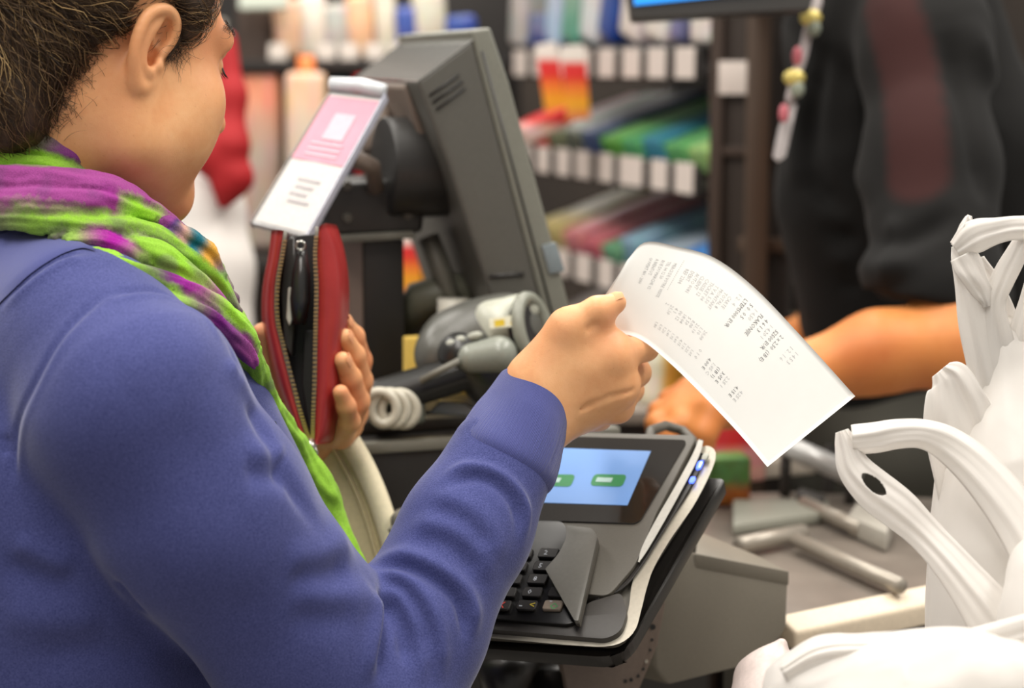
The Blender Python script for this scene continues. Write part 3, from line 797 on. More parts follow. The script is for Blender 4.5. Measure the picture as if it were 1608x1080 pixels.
# ---- scarf: soft folds wound round the neck, one end hanging down the front
GR, PU, MG, DK, OL, CR = (0.27, 0.52, 0.05), (0.17, 0.045, 0.17), (0.34, 0.065, 0.27), (0.10, 0.04, 0.11), (0.17, 0.19, 0.10), (0.62, 0.52, 0.45)
NG, TE, OR, PE = (0.06, 0.05, 0.14), (0.05, 0.16, 0.19), (0.62, 0.33, 0.06), (0.62, 0.36, 0.27)
SC = [  # rows: px, py, depth, radius mm, colour
    [(-90, 240, 1.46, 12, OL), (-30, 228, 1.415, 12, OL), (20, 223, 1.395, 11, OL), (60, 222, 1.388, 10, OL), (92, 240, 1.39, 10, PU), (125, 262, 1.40, 9, PU), (165, 290, 1.42, 8, DK)],
    [(-90, 262, 1.45, 10, GR), (-20, 250, 1.40, 9, GR), (40, 258, 1.385, 8, GR), (90, 268, 1.384, 7, GR), (130, 280, 1.39, 6, OL)],
    [(-90, 290, 1.44, 13, MG), (-20, 286, 1.385, 13, MG), (60, 291, 1.366, 13, MG), (150, 298, 1.369, 12, MG), (205, 318, 1.386, 11.5, MG), (245, 340, 1.405, 9, MG), (285, 372, 1.43, 7, PU)],
    [(-90, 325, 1.43, 13, MG), (-20, 322, 1.378, 12, MG), (60, 322, 1.358, 13, MG), (140, 322, 1.360, 11.5, MG), (172, 327, 1.370, 10, MG), (192, 331, 1.375, 9, GR), (232, 342, 1.392, 8, GR), (262, 355, 1.405, 6, MG)],
    [(-80, 352, 1.41, 8, GR), (0, 347, 1.362, 6, OL), (80, 350, 1.352, 8, GR), (160, 356, 1.356, 8, GR), (225, 366, 1.372, 8.5, GR), (280, 392, 1.388, 9, GR), (322, 424, 1.400, 9, GR), (348, 456, 1.41, 8, GR), (366, 492, 1.42, 6, PU)],
    [(90, 372, 1.350, 5, DK), (150, 380, 1.352, 6, DK), (210, 378, 1.366, 6, PU), (262, 396, 1.385, 6, PU), (310, 432, 1.40, 6, PU), (345, 476, 1.415, 6, PU), (372, 512, 1.425, 5, DK)],
    [(110, 378, 1.345, 5, GR), (160, 378, 1.348, 6, MG), (195, 394, 1.352, 7, MG), (215, 410, 1.356, 5, GR)],
    [(205, 384, 1.358, 7, GR), (245, 404, 1.364, 11, GR), (290, 432, 1.374, 9, GR), (330, 468, 1.39, 9, MG), (358, 500, 1.40, 6, PU)],
    [(150, 402, 1.338, 6, GR), (200, 426, 1.336, 8, GR), (248, 444, 1.346, 8, DK), (298, 462, 1.362, 9, MG), (340, 486, 1.378, 9, GR), (375, 516, 1.392, 9, GR), (392, 545, 1.40, 7, GR)],
    [(120, 396, 1.336, 4, GR), (190, 434, 1.330, 6, OL), (260, 470, 1.342, 6, GR), (320, 492, 1.358, 6, PU), (362, 528, 1.376, 6, PU), (388, 556, 1.392, 4.5, MG), (400, 574, 1.40, 2.5, MG)],
    [(388, 545, 1.44, 9, GR), (406, 600, 1.48, 9, GR), (440, 662, 1.52, 9, GR), (472, 715, 1.545, 10, GR), (504, 768, 1.555, 12, GR), (520, 815, 1.56, 11, GR), (548, 880, 1.555, 11, GR), (566, 930, 1.55, 10, GR)],
    [(400, 640, 1.52, 12, MG), (445, 740, 1.565, 12, GR), (490, 840, 1.575, 12, GR), (525, 940, 1.57, 12, GR)],
    # far side of the neck and under the chin
    [(-90, 262, 1.45, 14, OL), (-60, 270, 1.53, 14, GR), (30, 300, 1.575, 14, MG), (150, 330, 1.575, 13, PU), (250, 365, 1.54, 12, GR), (310, 400, 1.50, 12, GR), (350, 470, 1.46, 11, PU)],
    [(-85, 320, 1.43, 14, MG), (-60, 330, 1.54, 14, MG), (60, 360, 1.59, 14, PU), (200, 390, 1.58, 14, GR), (300, 440, 1.53, 14, PU), (350, 500, 1.49, 14, GR), (380, 570, 1.47, 12, MG)],
    [(235, 352, 1.43, 9, PU), (275, 385, 1.45, 11, MG), (312, 425, 1.45, 11, GR), (345, 490, 1.44, 11, PU)],
    [(100, 340, 1.41, 12, PU), (180, 355, 1.41, 12, PU), (240, 385, 1.415, 12, PU), (300, 440, 1.425, 12, PU), (360, 520, 1.425, 10, PU)],
    [(262, 350, 1.388, 4.5, MG), (272, 358, 1.388, 5, NG), (284, 366, 1.39, 4.5, PE), (298, 372, 1.392, 5, TE), (310, 380, 1.394, 4.5, TE), (322, 388, 1.397, 4.5, OR), (332, 398, 1.40, 4, OR), (342, 420, 1.405, 3.5, NG)]]
spr = []; spts = []; scol = []
for row in SC:
    A = densify([list(W(x, y, d)) + [r * 0.001] + list(c) for x, y, d, r, c in row], len(row) * 5)
    spr += chain(A[:, :4], 0.0016); spts.append(A[:, :3]); scol.append(np.clip(A[:, 4:7], 0.01, 1))
V, Q = sdf_mesh(spr, 0.0016, 18)
spts = np.vstack(spts); scol = np.vstack(scol)
from mathutils.kdtree import KDTree
kd = KDTree(len(spts))
for i, p in enumerate(spts): kd.insert(Vector(p), i)
kd.balance()
J = V + np.stack([fbm(V, 70, 21), fbm(V, 70, 22), fbm(V, 70, 23)], 1) * 0.0025
N = vnormals(V, Q)
col = np.zeros((len(V), 3))
for i, p in enumerate(J):
    f_ = kd.find_n(Vector(p), 4); w_ = np.array([1.0 / (1e-6 + x[2] ** 2) for x in f_]); w_ /= w_.sum()
    col[i] = (scol[[x[1] for x in f_]] * w_[:, None]).sum(0)
sT = np.zeros_like(spts); sT[1:-1] = spts[2:] - spts[:-2]; sT[0] = sT[1]; sT[-1] = sT[-2]; sT /= np.maximum(np.linalg.norm(sT, axis=1), 1e-9)[:, None]
ni = np.array([kd.find(Vector(p))[1] for p in V]); rel = V - spts[ni]
b1 = np.cross(sT[ni], [0.3, 0.2, 1.0]); b1 /= np.maximum(np.linalg.norm(b1, axis=1), 1e-9)[:, None]; b2 = np.cross(sT[ni], b1)
an_ = np.arctan2((rel * b1).sum(1), (rel * b2).sum(1))
pleat = np.sin(an_ * 4 + fbm(V, 28, 41, 2) * 3.0) * 0.00075 + np.sin(an_ * 9 + fbm(V, 40, 44, 2) * 3.0) * 0.00035
e = vnoise(V, 60, 31); dark = np.clip((e - 0.35) * 1.2, 0, 0.35)[:, None]
col = col * (1 - dark) + np.array(DK) * 1.4 * dark
V = V + N * (pleat + vnoise(V, 120, 5) * 0.0005 + vnoise(V * np.array([1, 1, 2.5]), 45, 8) * 0.0012)[:, None]
scarf = obj_np('scarf', V, Q, M_scarf, woman, col=col)
scarf['label'] = 'purple and lime green tie-dyed scarf'

# ---- trousers and shoes (below the picture)
hip = chest + np.array([0, 0, -0.48]); 
tr = [ell(hip, (0.165, 0.12, 0.14), np.stack([hr, hf0, [0, 0, 1]], 1), 0.05)]
for s in (1, -1):
    k_ = np.array([hip[0], hip[1], 0.47]) + hr * 0.085 * s + hf0 * 0.02; a_ = np.array([hip[0], hip[1], 0.10]) + hr * 0.09 * s
    tr += [rc(hip + hr * 0.08 * s, k_, 0.088, 0.062, 0.03), rc(k_, a_, 0.062, 0.055, 0.03)]
V, Q = sdf_mesh(tr, 0.007, 12); obj_np('trousers', V, Q, M_jeans, woman)
for s in (1, -1):
    a_ = np.array([hip[0], hip[1], 0.0]) + hr * 0.09 * s
    V, Q = sdf_mesh([rc(a_ + [0, 0, 0.06], a_ + [0, 0, 0.13], 0.045, 0.042, 0.03), rc(a_ - hf0 * 0.02 + [0, 0, 0.036], a_ + hf0 * 0.15 + [0, 0, 0.032], 0.036, 0.032, 0.03)], 0.006, 10)
    V[:, 2] = np.maximum(V[:, 2], 0.001)
    obj_np('shoe', V, Q, M_shoe, woman)
# ================================================================== receipt
# the paper's far end tucks into the grip; each crosswise line of the sheet is straight
bot = densify([(925, 497, 1.486), (952, 519, 1.489), (1002, 531, 1.486), (1052, 570, 1.476), (1110, 627, 1.460), (1160, 680, 1.446), (1205, 733, 1.432)], 60)
top = densify([(985, 408, 1.492), (1014, 380, 1.496), (1066, 388, 1.496), (1122, 405, 1.490), (1185, 452, 1.475), (1262, 532, 1.453), (1343, 622, 1.432)], 60)
def even(A, n):
    P = np.array([W(*a) for a in A]); L = np.r_[0, np.cumsum(np.linalg.norm(np.diff(P, axis=0), axis=1))]
    return np.stack([np.interp(np.linspace(0, L[-1], n), L, A[:, k]) for k in range(3)], 1)
nL, nC = 60, 22
bot, top = even(bot, nL), even(top, nL)
RV = np.zeros((nL, nC, 3))
for i in range(nL):
    a, b = W(*top[i]), W(*bot[i]); nn = unit(np.cross(b - a, W(*bot[min(i + 1, nL - 1)]) - W(*bot[max(i - 1, 0)])))
    for j in range(nC):
        t_ = j / (nC - 1); RV[i, j] = a + (b - a) * t_ + nn * 0.004 * math.sin(math.pi * t_) * (1 - i / nL)
def receipt_pt(u, v, off):
    """u across 0..1 (left edge of the print = top edge), v along 0..1"""
    x = np.clip(v, 0, 1) * (nL - 1); y = np.clip(u, 0, 1) * (nC - 1)
    i = min(int(x), nL - 2); j = min(int(y), nC - 2); fx, fy = x - i, y - j
    p = RV[i, j] * (1 - fx) * (1 - fy) + RV[i + 1, j] * fx * (1 - fy) + RV[i, j + 1] * (1 - fx) * fy + RV[i + 1, j + 1] * fx * fy
    n = unit(np.cross(RV[i + 1, j] - RV[i, j], RV[i, j + 1] - RV[i, j]))
    if n @ (CAM - p) < 0: n = -n
    return p + n * off
M_paper = plain('thermal_paper', srgb(222, 222, 218), 0.55, spec=0.3, var=0.012, grain=60)
t = M_paper.node_tree
grid = []; gq = []
n0 = np.zeros((nL, nC, 3))
for i in range(nL):
    for j in range(nC):
        p = receipt_pt(j / (nC - 1), i / (nL - 1), 0.0)
        q = receipt_pt(j / (nC - 1), i / (nL - 1), 1.0) - p
        n0[i, j] = q
F = (RV + n0 * 0.00006).reshape(-1, 3); B_ = (RV - n0 * 0.00006).reshape(-1, 3)
fq = [(i * nC + j, (i + 1) * nC + j, (i + 1) * nC + j + 1, i * nC + j + 1) for i in range(nL - 1) for j in range(nC - 1)]
n1 = nL * nC
bq_ = [tuple(n1 + k for k in f[::-1]) for f in fq]
rim = [i * nC for i in range(nL)] + [(nL - 1) * nC + j for j in range(1, nC)] + [i * nC + nC - 1 for i in range(nL - 2, -1, -1)] + [j for j in range(nC - 2, 0, -1)]
rq = [(rim[k], rim[(k + 1) % len(rim)], n1 + rim[(k + 1) % len(rim)], n1 + rim[k]) for k in range(len(rim))]
receipt = obj_np('receipt', np.vstack([F, B_]), np.array(fq + bq_ + rq), M_paper)
tag(receipt, 'long white paper till receipt with grey print, curling out of the raised hand', 'receipt')

def text_mesh(s):
    cu_ = bpy.data.curves.new('t', 'FONT'); cu_.body = s; cu_.size = 1.0; cu_.resolution_u = 1
    ob = bpy.data.objects.new('t', cu_); C.objects.link(ob)
    bpy.context.view_layer.update()
    dg = bpy.context.evaluated_depsgraph_get(); me = ob.evaluated_get(dg).to_mesh()
    V = np.array([v.co[:2] for v in me.vertices]); Fc = [tuple(p.vertices) for p in me.polygons]
    ob.evaluated_get(dg).to_mesh_clear(); bpy.data.objects.remove(ob); bpy.data.curves.remove(cu_)
    return V, Fc
def text_on(rows, place, name, mat, parent):
    """rows: (text, x, y, size, squeeze); place(x, y) -> 3-D point; flat print"""
    VV = []; FF = []; o = 0
    for s, x, y, size, sq in rows:
        v, f = text_mesh(s)
        if not len(v): continue
        for p in v: VV.append(place(x + p[0] * size * sq, y + p[1] * size))
        FF += [tuple(i + o for i in q) for q in f]; o += len(v)
    me = bpy.data.meshes.new(name); me.from_pydata([tuple(p) for p in VV], [], FF)
    return link(name, me, mat, parent, smooth=False)
LEN = 0.205; WID = 0.080
def rp(x, y): return receipt_pt(x / WID, y / LEN, 0.00016)
# the print reads from the free end towards the hand
M_ink = plain('grey_print', srgb(96, 96, 98), 0.7, var=0.15); M_ink2 = plain('faded_print', srgb(172, 172, 172), 0.7, var=0.15); M_ink3 = plain('pale_red_print', srgb(238, 214, 208), 0.7)
rows = []; rows2 = []; rows3 = []
r = np.random.RandomState(4)
def line(y, left, right=None, dark=True, size=0.0046, x=0.008):
    R_ = rows if dark else rows2
    R_.append((left, x, y, size, 0.82))
    if right: R_.append((right, 0.062, y, size, 0.82))
y = 0.050
for l_, rr_, d_ in (('1 4 5 3', None, 0), ('1 2 . 1 6', None, 0), ('', '4,25 E', 0), ('2 x 2,50  (1B E)', '4,15 E', 1), ('52500 EUR', None, 1), ('1 4,20 1', '2,25 1', 0), ('4 6 1 3', '3,05 E', 1),
                    ('FLAKONIJE', '(1B 1)', 1), ('1 4,50', '1,05 C', 0), ('5 0 . 0 5', '4,00 E', 1), ('LTEM5000 EUR', None, 1), ('1 2 . 4', '0 1 0', 0)):
    if l_: (rows if d_ else rows2).append((l_, 0.010, LEN - y, 0.0046, 0.82))
    if rr_: (rows if d_ else rows2).append((rr_, 0.058, LEN - y, 0.0044, 0.82))
    y += 0.0053
for k in range(10):
    yy = LEN - 0.1135 - k * 0.0042
    rows2.append((['CARTE', 'TOTAL 8', 'MONTANT', 'T.V.A. 5,50', 'TICKET 04', 'CAISSE 12', 'CLIENT', 'AUTO 0081', 'DEBIT', 'REF 2204'][k], 0.016, yy, 0.0042, 0.8))
    rows2.append((['20,00', '1,10', '21,10', '0,00', '5 50', '18:04', '00 12', '4 1', '21,10', '2'][k], 0.046, yy, 0.0042, 0.8))
    rows2.append((['1,05', '2,25', '3,10', '4,15', '0,60', '1,95', '2,40', '1,20', '0,95', '1,80'][k], 0.062, yy, 0.0036, 0.8))
rows.append(('- - - - - - - - - - - - - - - - -', 0.010, LEN - 0.156, 0.003, 0.9))
for k in range(5):
    rows2.append((['MERCI DE VOTRE VISITE', 'TEL 04 12 50', 'RUE DU MARCHE 12', 'A BIENTOT', 'OUVERT 8H - 20H'][k], 0.014, LEN - 0.161 - k * 0.0044, 0.0036, 0.8))
p1 = text_on(rows, rp, 'print', M_ink, receipt); p1['kind'] = 'stuff'; p1['label'] = 'darker grey printed lines'
p2 = text_on(rows2, rp, 'print', M_ink2, receipt); p2['kind'] = 'stuff'; p2['label'] = 'faint grey printed lines'

# ================================================================== wallet
M_red = NT('red_leather'); co = M_red.coord()
M_red.l(M_red.mix(M_red.noise(30, 3, 0.5, co), srgb(132, 30, 32), srgb(170, 50, 48)), M_red.b.inputs['Base Color'])
M_red.set(Roughness=0.28); M_red.bump(M_red.noise(420, 3, 0.6, co), 0.25, 0.0006); M_red = M_red.m
M_blk = plain('black_lining', srgb(30, 29, 30), 0.5, bump=0.2); M_gold = plain('brass_zip', srgb(196, 160, 118), 0.3, metal=0.9)
M_grey = plain('grey_edge', srgb(120, 116, 108), 0.5)
wal = empty('wallet', W(488, 690, 1.605), 'open red leather zip wallet held upright in front of the scarf', 'wallet')
def shell(name, outer, inner, d_out, d_in, depth, mat, parent):
    """curved leather side: outer/inner photo edges lofted, then given depth away from the viewer"""
    n = 34; A = densify(outer, n); Bq = densify(inner, n); K = 7; M_ = 6
    V = np.zeros((n, K, M_, 3))
    Vs = []
    for i in range(n):
        a = W(A[i][0], A[i][1], d_out); b = W(Bq[i][0], Bq[i][1], d_in)
        ring = []
        for k in range(K):                      # front edge, rounded
            t_ = k / (K - 1); ring.append(a + (b - a) * t_ - FWD * 0.004 * math.sin(math.pi * t_))
        sgn = np.sign(A[i][0] - Bq[i][0])
        for k in range(1, M_):                  # inner wall going back
            t_ = k / (M_ - 1); ring.append(b + FWD * depth * t_ + RGT * (-sgn) * -0.002 * t_)
        for k in range(M_):                     # outer wall coming forward
            t_ = 1 - k / (M_ - 1); ring.append(a + FWD * depth * t_ + RGT * sgn * 0.006 * math.sin(math.pi * t_ * .8))
        Vs.append(ring[:-1])
    Vs = np.array(Vs); R_ = Vs.shape[1]
    Q = [(i * R_ + k, i * R_ + (k + 1) % R_, (i + 1) * R_ + (k + 1) % R_, (i + 1) * R_ + k) for i in range(n - 1) for k in range(R_)]
    me = bpy.data.meshes.new(name)
    capA = tuple(range(R_)); capB = tuple(range((n - 1) * R_, n * R_))[::-1]
    me.from_pydata([tuple(p) for p in Vs.reshape(-1, 3)], [], Q + [capA, capB])
    return link(name, me, mat, parent)
LO = [(431, 360), (426, 400), (417, 450), (416, 500), (424, 545), (438, 600), (456, 650), (472, 690), (486, 702)]
LI = [(447, 362), (440, 405), (433, 450), (433, 500), (443, 545), (457, 600), (470, 650), (481, 684), (489, 698)]
RO = [(512, 350), (524, 390), (531, 440), (531, 500), (526, 545), (524, 600), (518, 650), (512, 680), (504, 697)]
RI = [(500, 356), (497, 400), (499, 450), (498, 500), (497, 545), (496, 600), (494, 650), (493, 684), (491, 698)]
shell('side_panel', LO, LI, 1.602, 1.598, 0.050, M_red, wal)
shell('side_panel', RO, RI, 1.602, 1.598, 0.050, M_red, wal)
def zip_teeth(name, edge, off):
    E_ = densify(edge, 64); bm = bmesh.new()
    for i in range(3, 62):
        p = W(E_[i][0] + off, E_[i][1], 1.5965); tdir = unit(W(E_[i + 1][0], E_[i + 1][1], 1.6) - W(E_[i][0], E_[i][1], 1.6))
        bm_box(bm, p, (RGT, tdir, np.cross(RGT, tdir)), (0.0016, 0.0008, 0.0012))
    o = obj_bm(name, bm, M_gold, wal); o['kind'] = 'stuff'; return o
zip_teeth('zip_teeth', LI, 3); zip_teeth('zip_teeth', RI, -2)
tube('zip_tape', [W(x + 1, y, 1.599) for x, y in densify(LI, 30)], 0.0022, M_grey, wal, 6)
tube('zip_tape', [W(x - 1, y, 1.599) for x, y in densify(RI, 30)], 0.0022, M_grey, wal, 6)
# lining, divider, coin pocket
def panel(name, poly, d, thick, mat, parent, bev=0.0008):
    return prism(name, [W(x, y, d if np.isscalar(d) else d[i]) for i, (x, y) in enumerate(poly)], FWD * thick, mat, parent, bev, 1)
panel('lining', [(440, 372), (505, 366), (505, 560), (497, 690), (486, 690), (444, 560), (434, 470)], 1.640, 0.010, M_blk, wal)
panel('card_pocket', [(450, 374), (462, 372), (464, 480), (458, 560), (446, 540), (441, 460)], 1.615, 0.035, plain('dark_pocket', srgb(52, 50, 48), 0.35), wal)
dv = tube('coin_divider', [W(474, 392, 1.612), W(473, 430, 1.609), W(471, 470, 1.608), W(468, 508, 1.611)], [0.004, 0.0075, 0.0085, 0.0065], plain('black_glossy_leather', srgb(40, 40, 40), 0.25), wal, 14)
tube('divider_ring', [W(472 + 7 * math.cos(a), 386 + 7 * math.sin(a), 1.606) for a in np.linspace(0, 2 * math.pi, 18)[:-1]], 0.0012, plain('steel', srgb(170, 168, 162), 0.25, metal=0.9), wal, 6, closed=True)
panel('inner_fold', [(452, 452), (458, 450), (460, 500), (454, 512), (449, 500)], 1.606, 0.004, plain('pale_card_edge', srgb(196, 192, 180), 0.4), wal)
panel('bill_divider', [(478, 520), (492, 518), (492, 680), (486, 684), (474, 600)], 1.622, 0.030, M_blk, wal)
sl = tube('zip_slider', [W(487, 690, 1.594), W(488, 702, 1.592), W(489, 712, 1.592)], [0.003, 0.0052, 0.0035], plain('steel', srgb(170, 168, 162), 0.25, metal=0.9), wal, 10)
tube('pull_ring', [W(489 + 9 * math.cos(a), 711 + 8 * math.sin(a), 1.590) for a in np.linspace(0, 2 * math.pi, 20)[:-1]], 0.0012, plain('steel', srgb(170, 168, 162), 0.25, metal=0.9), wal, 6, closed=True)
panel('pull_tab', [(481, 716), (498, 714), (502, 738), (492, 746), (484, 736)], 1.592, 0.004, M_red, wal, 0.001)

# ================================================================== cream handbag beside the customer
M_cream = plain('cream_leather', srgb(214, 200, 160), 0.42, bump=0.15); M_cream2 = plain('cream_rim', srgb(238, 228, 196), 0.35)
hb = empty('handbag', W(560, 1000, 1.69), 'cream leather handbag with a pale rolled edge, between scarf and sleeve', 'handbag')
edge = densify([(534, 672), (550, 694), (574, 737), (595, 787), (612, 842), (626, 900), (632, 980), (622, 1060)], 30)
poly = [W(x, y, 1.668) for x, y in edge] + [W(x, y, 1.668) for x, y in [(560, 1100), (500, 1060), (484, 900), (486, 790), (508, 715)]]
prism('bag_side', [p + FWD * 0.004 for p in poly], FWD * 0.028 - RGT * 0.01, M_cream, hb, 0.006, 3)
tube('rolled_edge', [W(x, y, 1.668) for x, y in edge], 0.0095, M_cream2, hb, 12)
tube('piping', [W(x - 26, y + 12, 1.669) for x, y in edge[2:]], 0.0018, M_cream, hb, 6)
# ================================================================== room shell
LA = np.array([0.944, 0.33, 0.0]); LB = np.array([-0.33, 0.944, 0.0]); ZZ = np.array([0., 0, 1])     # lane axes
M_floor = NT('vinyl_floor'); M_floor.l(M_floor.ramp(M_floor.noise(6, 5), [(0.35, srgb(150, 144, 136)), (0.65, srgb(176, 170, 160))]), M_floor.b.inputs['Base Color']); M_floor.set(Roughness=0.35); M_floor = M_floor.m
M_dwall = NT('dark_wall'); M_dwall.l(M_dwall.ramp(M_dwall.noise(2.5, 4), [(0.35, srgb(40, 33, 28)), (0.65, srgb(58, 48, 40))]), M_dwall.b.inputs['Base Color']); M_dwall.set(Roughness=0.7); M_dwall = M_dwall.m
tag(box('floor', (0, 2.0, -0.05), (4.0, 4.0, 0.05), M_floor), kind='structure')
tag(box('wall_back', (0, 5.2, 0.95), (4.0, 0.06, 0.95), M_dwall), kind='structure')
def G(px, py, z):
    r = ray(px, py); t = (z - CAM[2]) / r[2]; return CAM + r * t

M_black = plain('black_plastic', srgb(40, 38, 36), 0.42, bump=0.12); M_black2 = plain('dark_plastic', srgb(52, 49, 46), 0.5, bump=0.12)
M_gr = plain('grey_plastic', srgb(84, 80, 72), 0.5, bump=0.15, grain=700); M_gr2 = plain('mid_grey_plastic', srgb(112, 110, 100), 0.48, bump=0.12)
M_lt = plain('pale_grey_plastic', srgb(168, 170, 158), 0.45); M_white = plain('white_plastic', srgb(226, 226, 220), 0.4)
M_steel = plain('brushed_steel', srgb(150, 146, 138), 0.38, metal=0.75, grain=60); M_beige = plain('beige_edge', srgb(224, 208, 184), 0.5)
M_brown = plain('dark_brown_wood', srgb(58, 42, 32), 0.55); M_brown2 = plain('brown_post', srgb(82, 64, 50), 0.55)

# ================================================================== payment terminal
TP = Plane(1022, 708, 1.575, camvec(0.93, -0.0214, -0.367), camvec(0.288, 0.66, 0.694))
if TP.n @ (CAM - TP.o) < 0: TP.n = -TP.n
def tp(poly, off): return [TP.hit(x, y, off) for x, y in poly]
def tslab(name, poly, top_, thick, mat, parent, bevel=0.002, seg=2):
    return prism(name, tp(poly, top_), -TP.n * thick, mat, parent, bevel, seg)
def roundpoly(poly, r, seg=5):
    out = []; n = len(poly)
    for i in range(n):
        p = np.array(poly[i], float); a = np.array(poly[i - 1], float); b = np.array(poly[(i + 1) % n], float)
        rr = r if np.isscalar(r) else r[i]
        if rr <= 0: out.append(tuple(p)); continue
        u_, v_ = unit(a - p), unit(b - p); s_ = p + u_ * rr; e_ = p + v_ * rr
        for k in range(seg + 1):
            t_ = k / seg; out.append(tuple((1 - t_) ** 2 * s_ + 2 * t_ * (1 - t_) * p + t_ * t_ * e_))
    return out
term = empty('payment_terminal', TP.hit(960, 1030, -0.03), 'black and grey card payment terminal with a lit blue touch screen', 'terminal')
M_mount = plain('black_mount', srgb(24, 21, 19), 0.35)
tslab('mount_plate', roundpoly([(1140, 752), (985, 1020), (955, 1032), (705, 1014), (775, 735)], [10, 25, 20, 10, 10]), -0.026, 0.012, M_mount, term, 0.002)
tslab('lower_shell', roundpoly([(1112, 704), (1075, 790), (1010, 890), (995, 940), (978, 1000), (715, 984), (775, 690)], [12, 20, 20, 30, 30, 10, 10]), -0.010, 0.014, M_gr, term, 0.003)
# silver rim: a band following the outer edge
M_rim = plain('silver_rim', srgb(176, 170, 156), 0.35, metal=0.3)
def band(name, path, half, off, thick, mat, parent, n=60):
    A = densify(path, n); c = A[:, :2]; T_ = np.gradient(c, axis=0); T_ /= np.linalg.norm(T_, axis=1)[:, None]; Nn = np.stack([-T_[:, 1], T_[:, 0]], 1)
    hw = A[:, 2:3] if A.shape[1] > 2 else half
    L, R_ = c + Nn * hw, c - Nn * hw
    offs = A[:, 3] if A.shape[1] > 3 else np.full(n, off)
    V = []; Q = []
    for i in range(n):
        for p, o_ in ((L[i], offs[i]), (R_[i], offs[i]), (R_[i], offs[i] - thick), (L[i], offs[i] - thick)): V.append(TP.hit(p[0], p[1], o_))
    for i in range(n - 1):
        for k in range(4): Q.append((i * 4 + k, i * 4 + (k + 1) % 4, i * 4 + 4 + (k + 1) % 4, i * 4 + 4 + k))
    me = bpy.data.meshes.new(name); me.from_pydata([tuple(v) for v in V], [], Q + [(0, 1, 2, 3), ((n - 1) * 4 + 3, (n - 1) * 4 + 2, (n - 1) * 4 + 1, (n - 1) * 4)])
    o = link(name, me, mat, parent); me.set_sharp_from_angle(angle=0.7)
    m = o.modifiers.new('b', 'BEVEL'); m.width = 0.0012; m.segments = 2; m.limit_method = 'ANGLE'
    return o
band('silver_rim', [(1096, 712, 5), (1108, 706, 6), (1117, 713, 7), (1108, 740, 8), (1082, 790, 8), (1045, 842, 9), (1016, 886, 12), (1004, 920, 12), (997, 956, 10), (986, 988, 10), (958, 1006, 8), (900, 1006, 7), (820, 999, 7), (760, 993, 7), (720, 988, 7)], 8, -0.006, 0.012, M_rim, term)
# upper display head
tslab('display_head', roundpoly([(1096, 683), (1030, 806), (998, 886), (955, 936), (900, 930), (735, 918), (790, 676)], [14, 10, 14, 14, 10, 10, 14]), 0.0, 0.010, M_gr, term, 0.003, 3)
band('pale_strip', [(1101, 690, 4), (1092, 716, 5.5), (1066, 765, 6), (1035, 820, 6.5), (1012, 862, 5), (1003, 882, 1)], 5, 0.000, 0.010, plain('strip_grey', srgb(188, 186, 178), 0.4), term, 40)
band('black_gap', [(1104, 712, 5), (1088, 745, 7), (1060, 795, 6), (1030, 845, 5), (1004, 888, 4), (975, 922, 4), (934, 940, 3)], 5, -0.003, 0.008, M_mount, term, 40)
gl = tslab('screen_glass', roundpoly([(1080, 690), (1003, 822), (752, 814), (800, 682)], [10, 12, 8, 8]), 0.0012, 0.002, plain('black_glass', srgb(34, 29, 24), 0.12, coat=0.4, var=0.02), term, 0.0003, 1)
M_lcd = plain('lit_lcd', srgb(96, 132, 186), 0.3, var=0.03, grain=40, emis=srgb(120, 166, 226)[:3] + (0.28,)); M_btn = plain('green_button', srgb(34, 112, 62), 0.3, emis=srgb(40, 120, 66)[:3] + (0.30,)); M_btnt = plain('button_text', srgb(150, 176, 170), 0.4, emis=srgb(140, 170, 160)[:3] + (0.3,))
tslab('screen', [(1022, 708), (985, 793), (800, 787), (843, 702)], 0.0016, 0.0004, M_lcd, gl, 0)
for bx, nm in ((955, 'Credit'), (874, 'Debit')):
    tslab('button_text', [(bx + 8, 750), (bx + 4, 757), (bx - 20, 756), (bx - 17, 749)], 0.0021, 0.0001, M_btnt, gl, 0); bt = tslab('screen_button', roundpoly([(bx + 30, 745), (bx + 22, 764), (bx - 29, 762), (bx - 22, 744)], 7), 0.0019, 0.0002, M_btn, gl, 0)
# lights of the card slot
M_led = plain('blue_led', srgb(60, 90, 240), 0.3, emis=(0.06, 0.12, 1.0, 3.0)); M_glint = plain('led_glint', srgb(200, 210, 255), 0.3, emis=(0.6, 0.7, 1.0, 1.6))
tslab('status_light', roundpoly([(1105, 722), (1099, 735), (1092, 737), (1096, 724)], 4), -0.0015, 0.002, M_led, term, 0)
tslab('status_light', roundpoly([(1093, 748), (1088, 757), (1081, 757), (1085, 748)], 3), -0.0015, 0.002, M_led, term, 0)
tslab('status_glint', [(1103, 725), (1099, 733), (1097, 733), (1100, 725)], -0.0012, 0.001, M_glint, term, 0)  # glint on the blue light, made as a pale glowing sliver
tslab('slot_cap', roundpoly([(1114, 712), (1108, 722), (1101, 721), (1104, 711)], 3), -0.001, 0.003, M_lt, term, 0.0006)
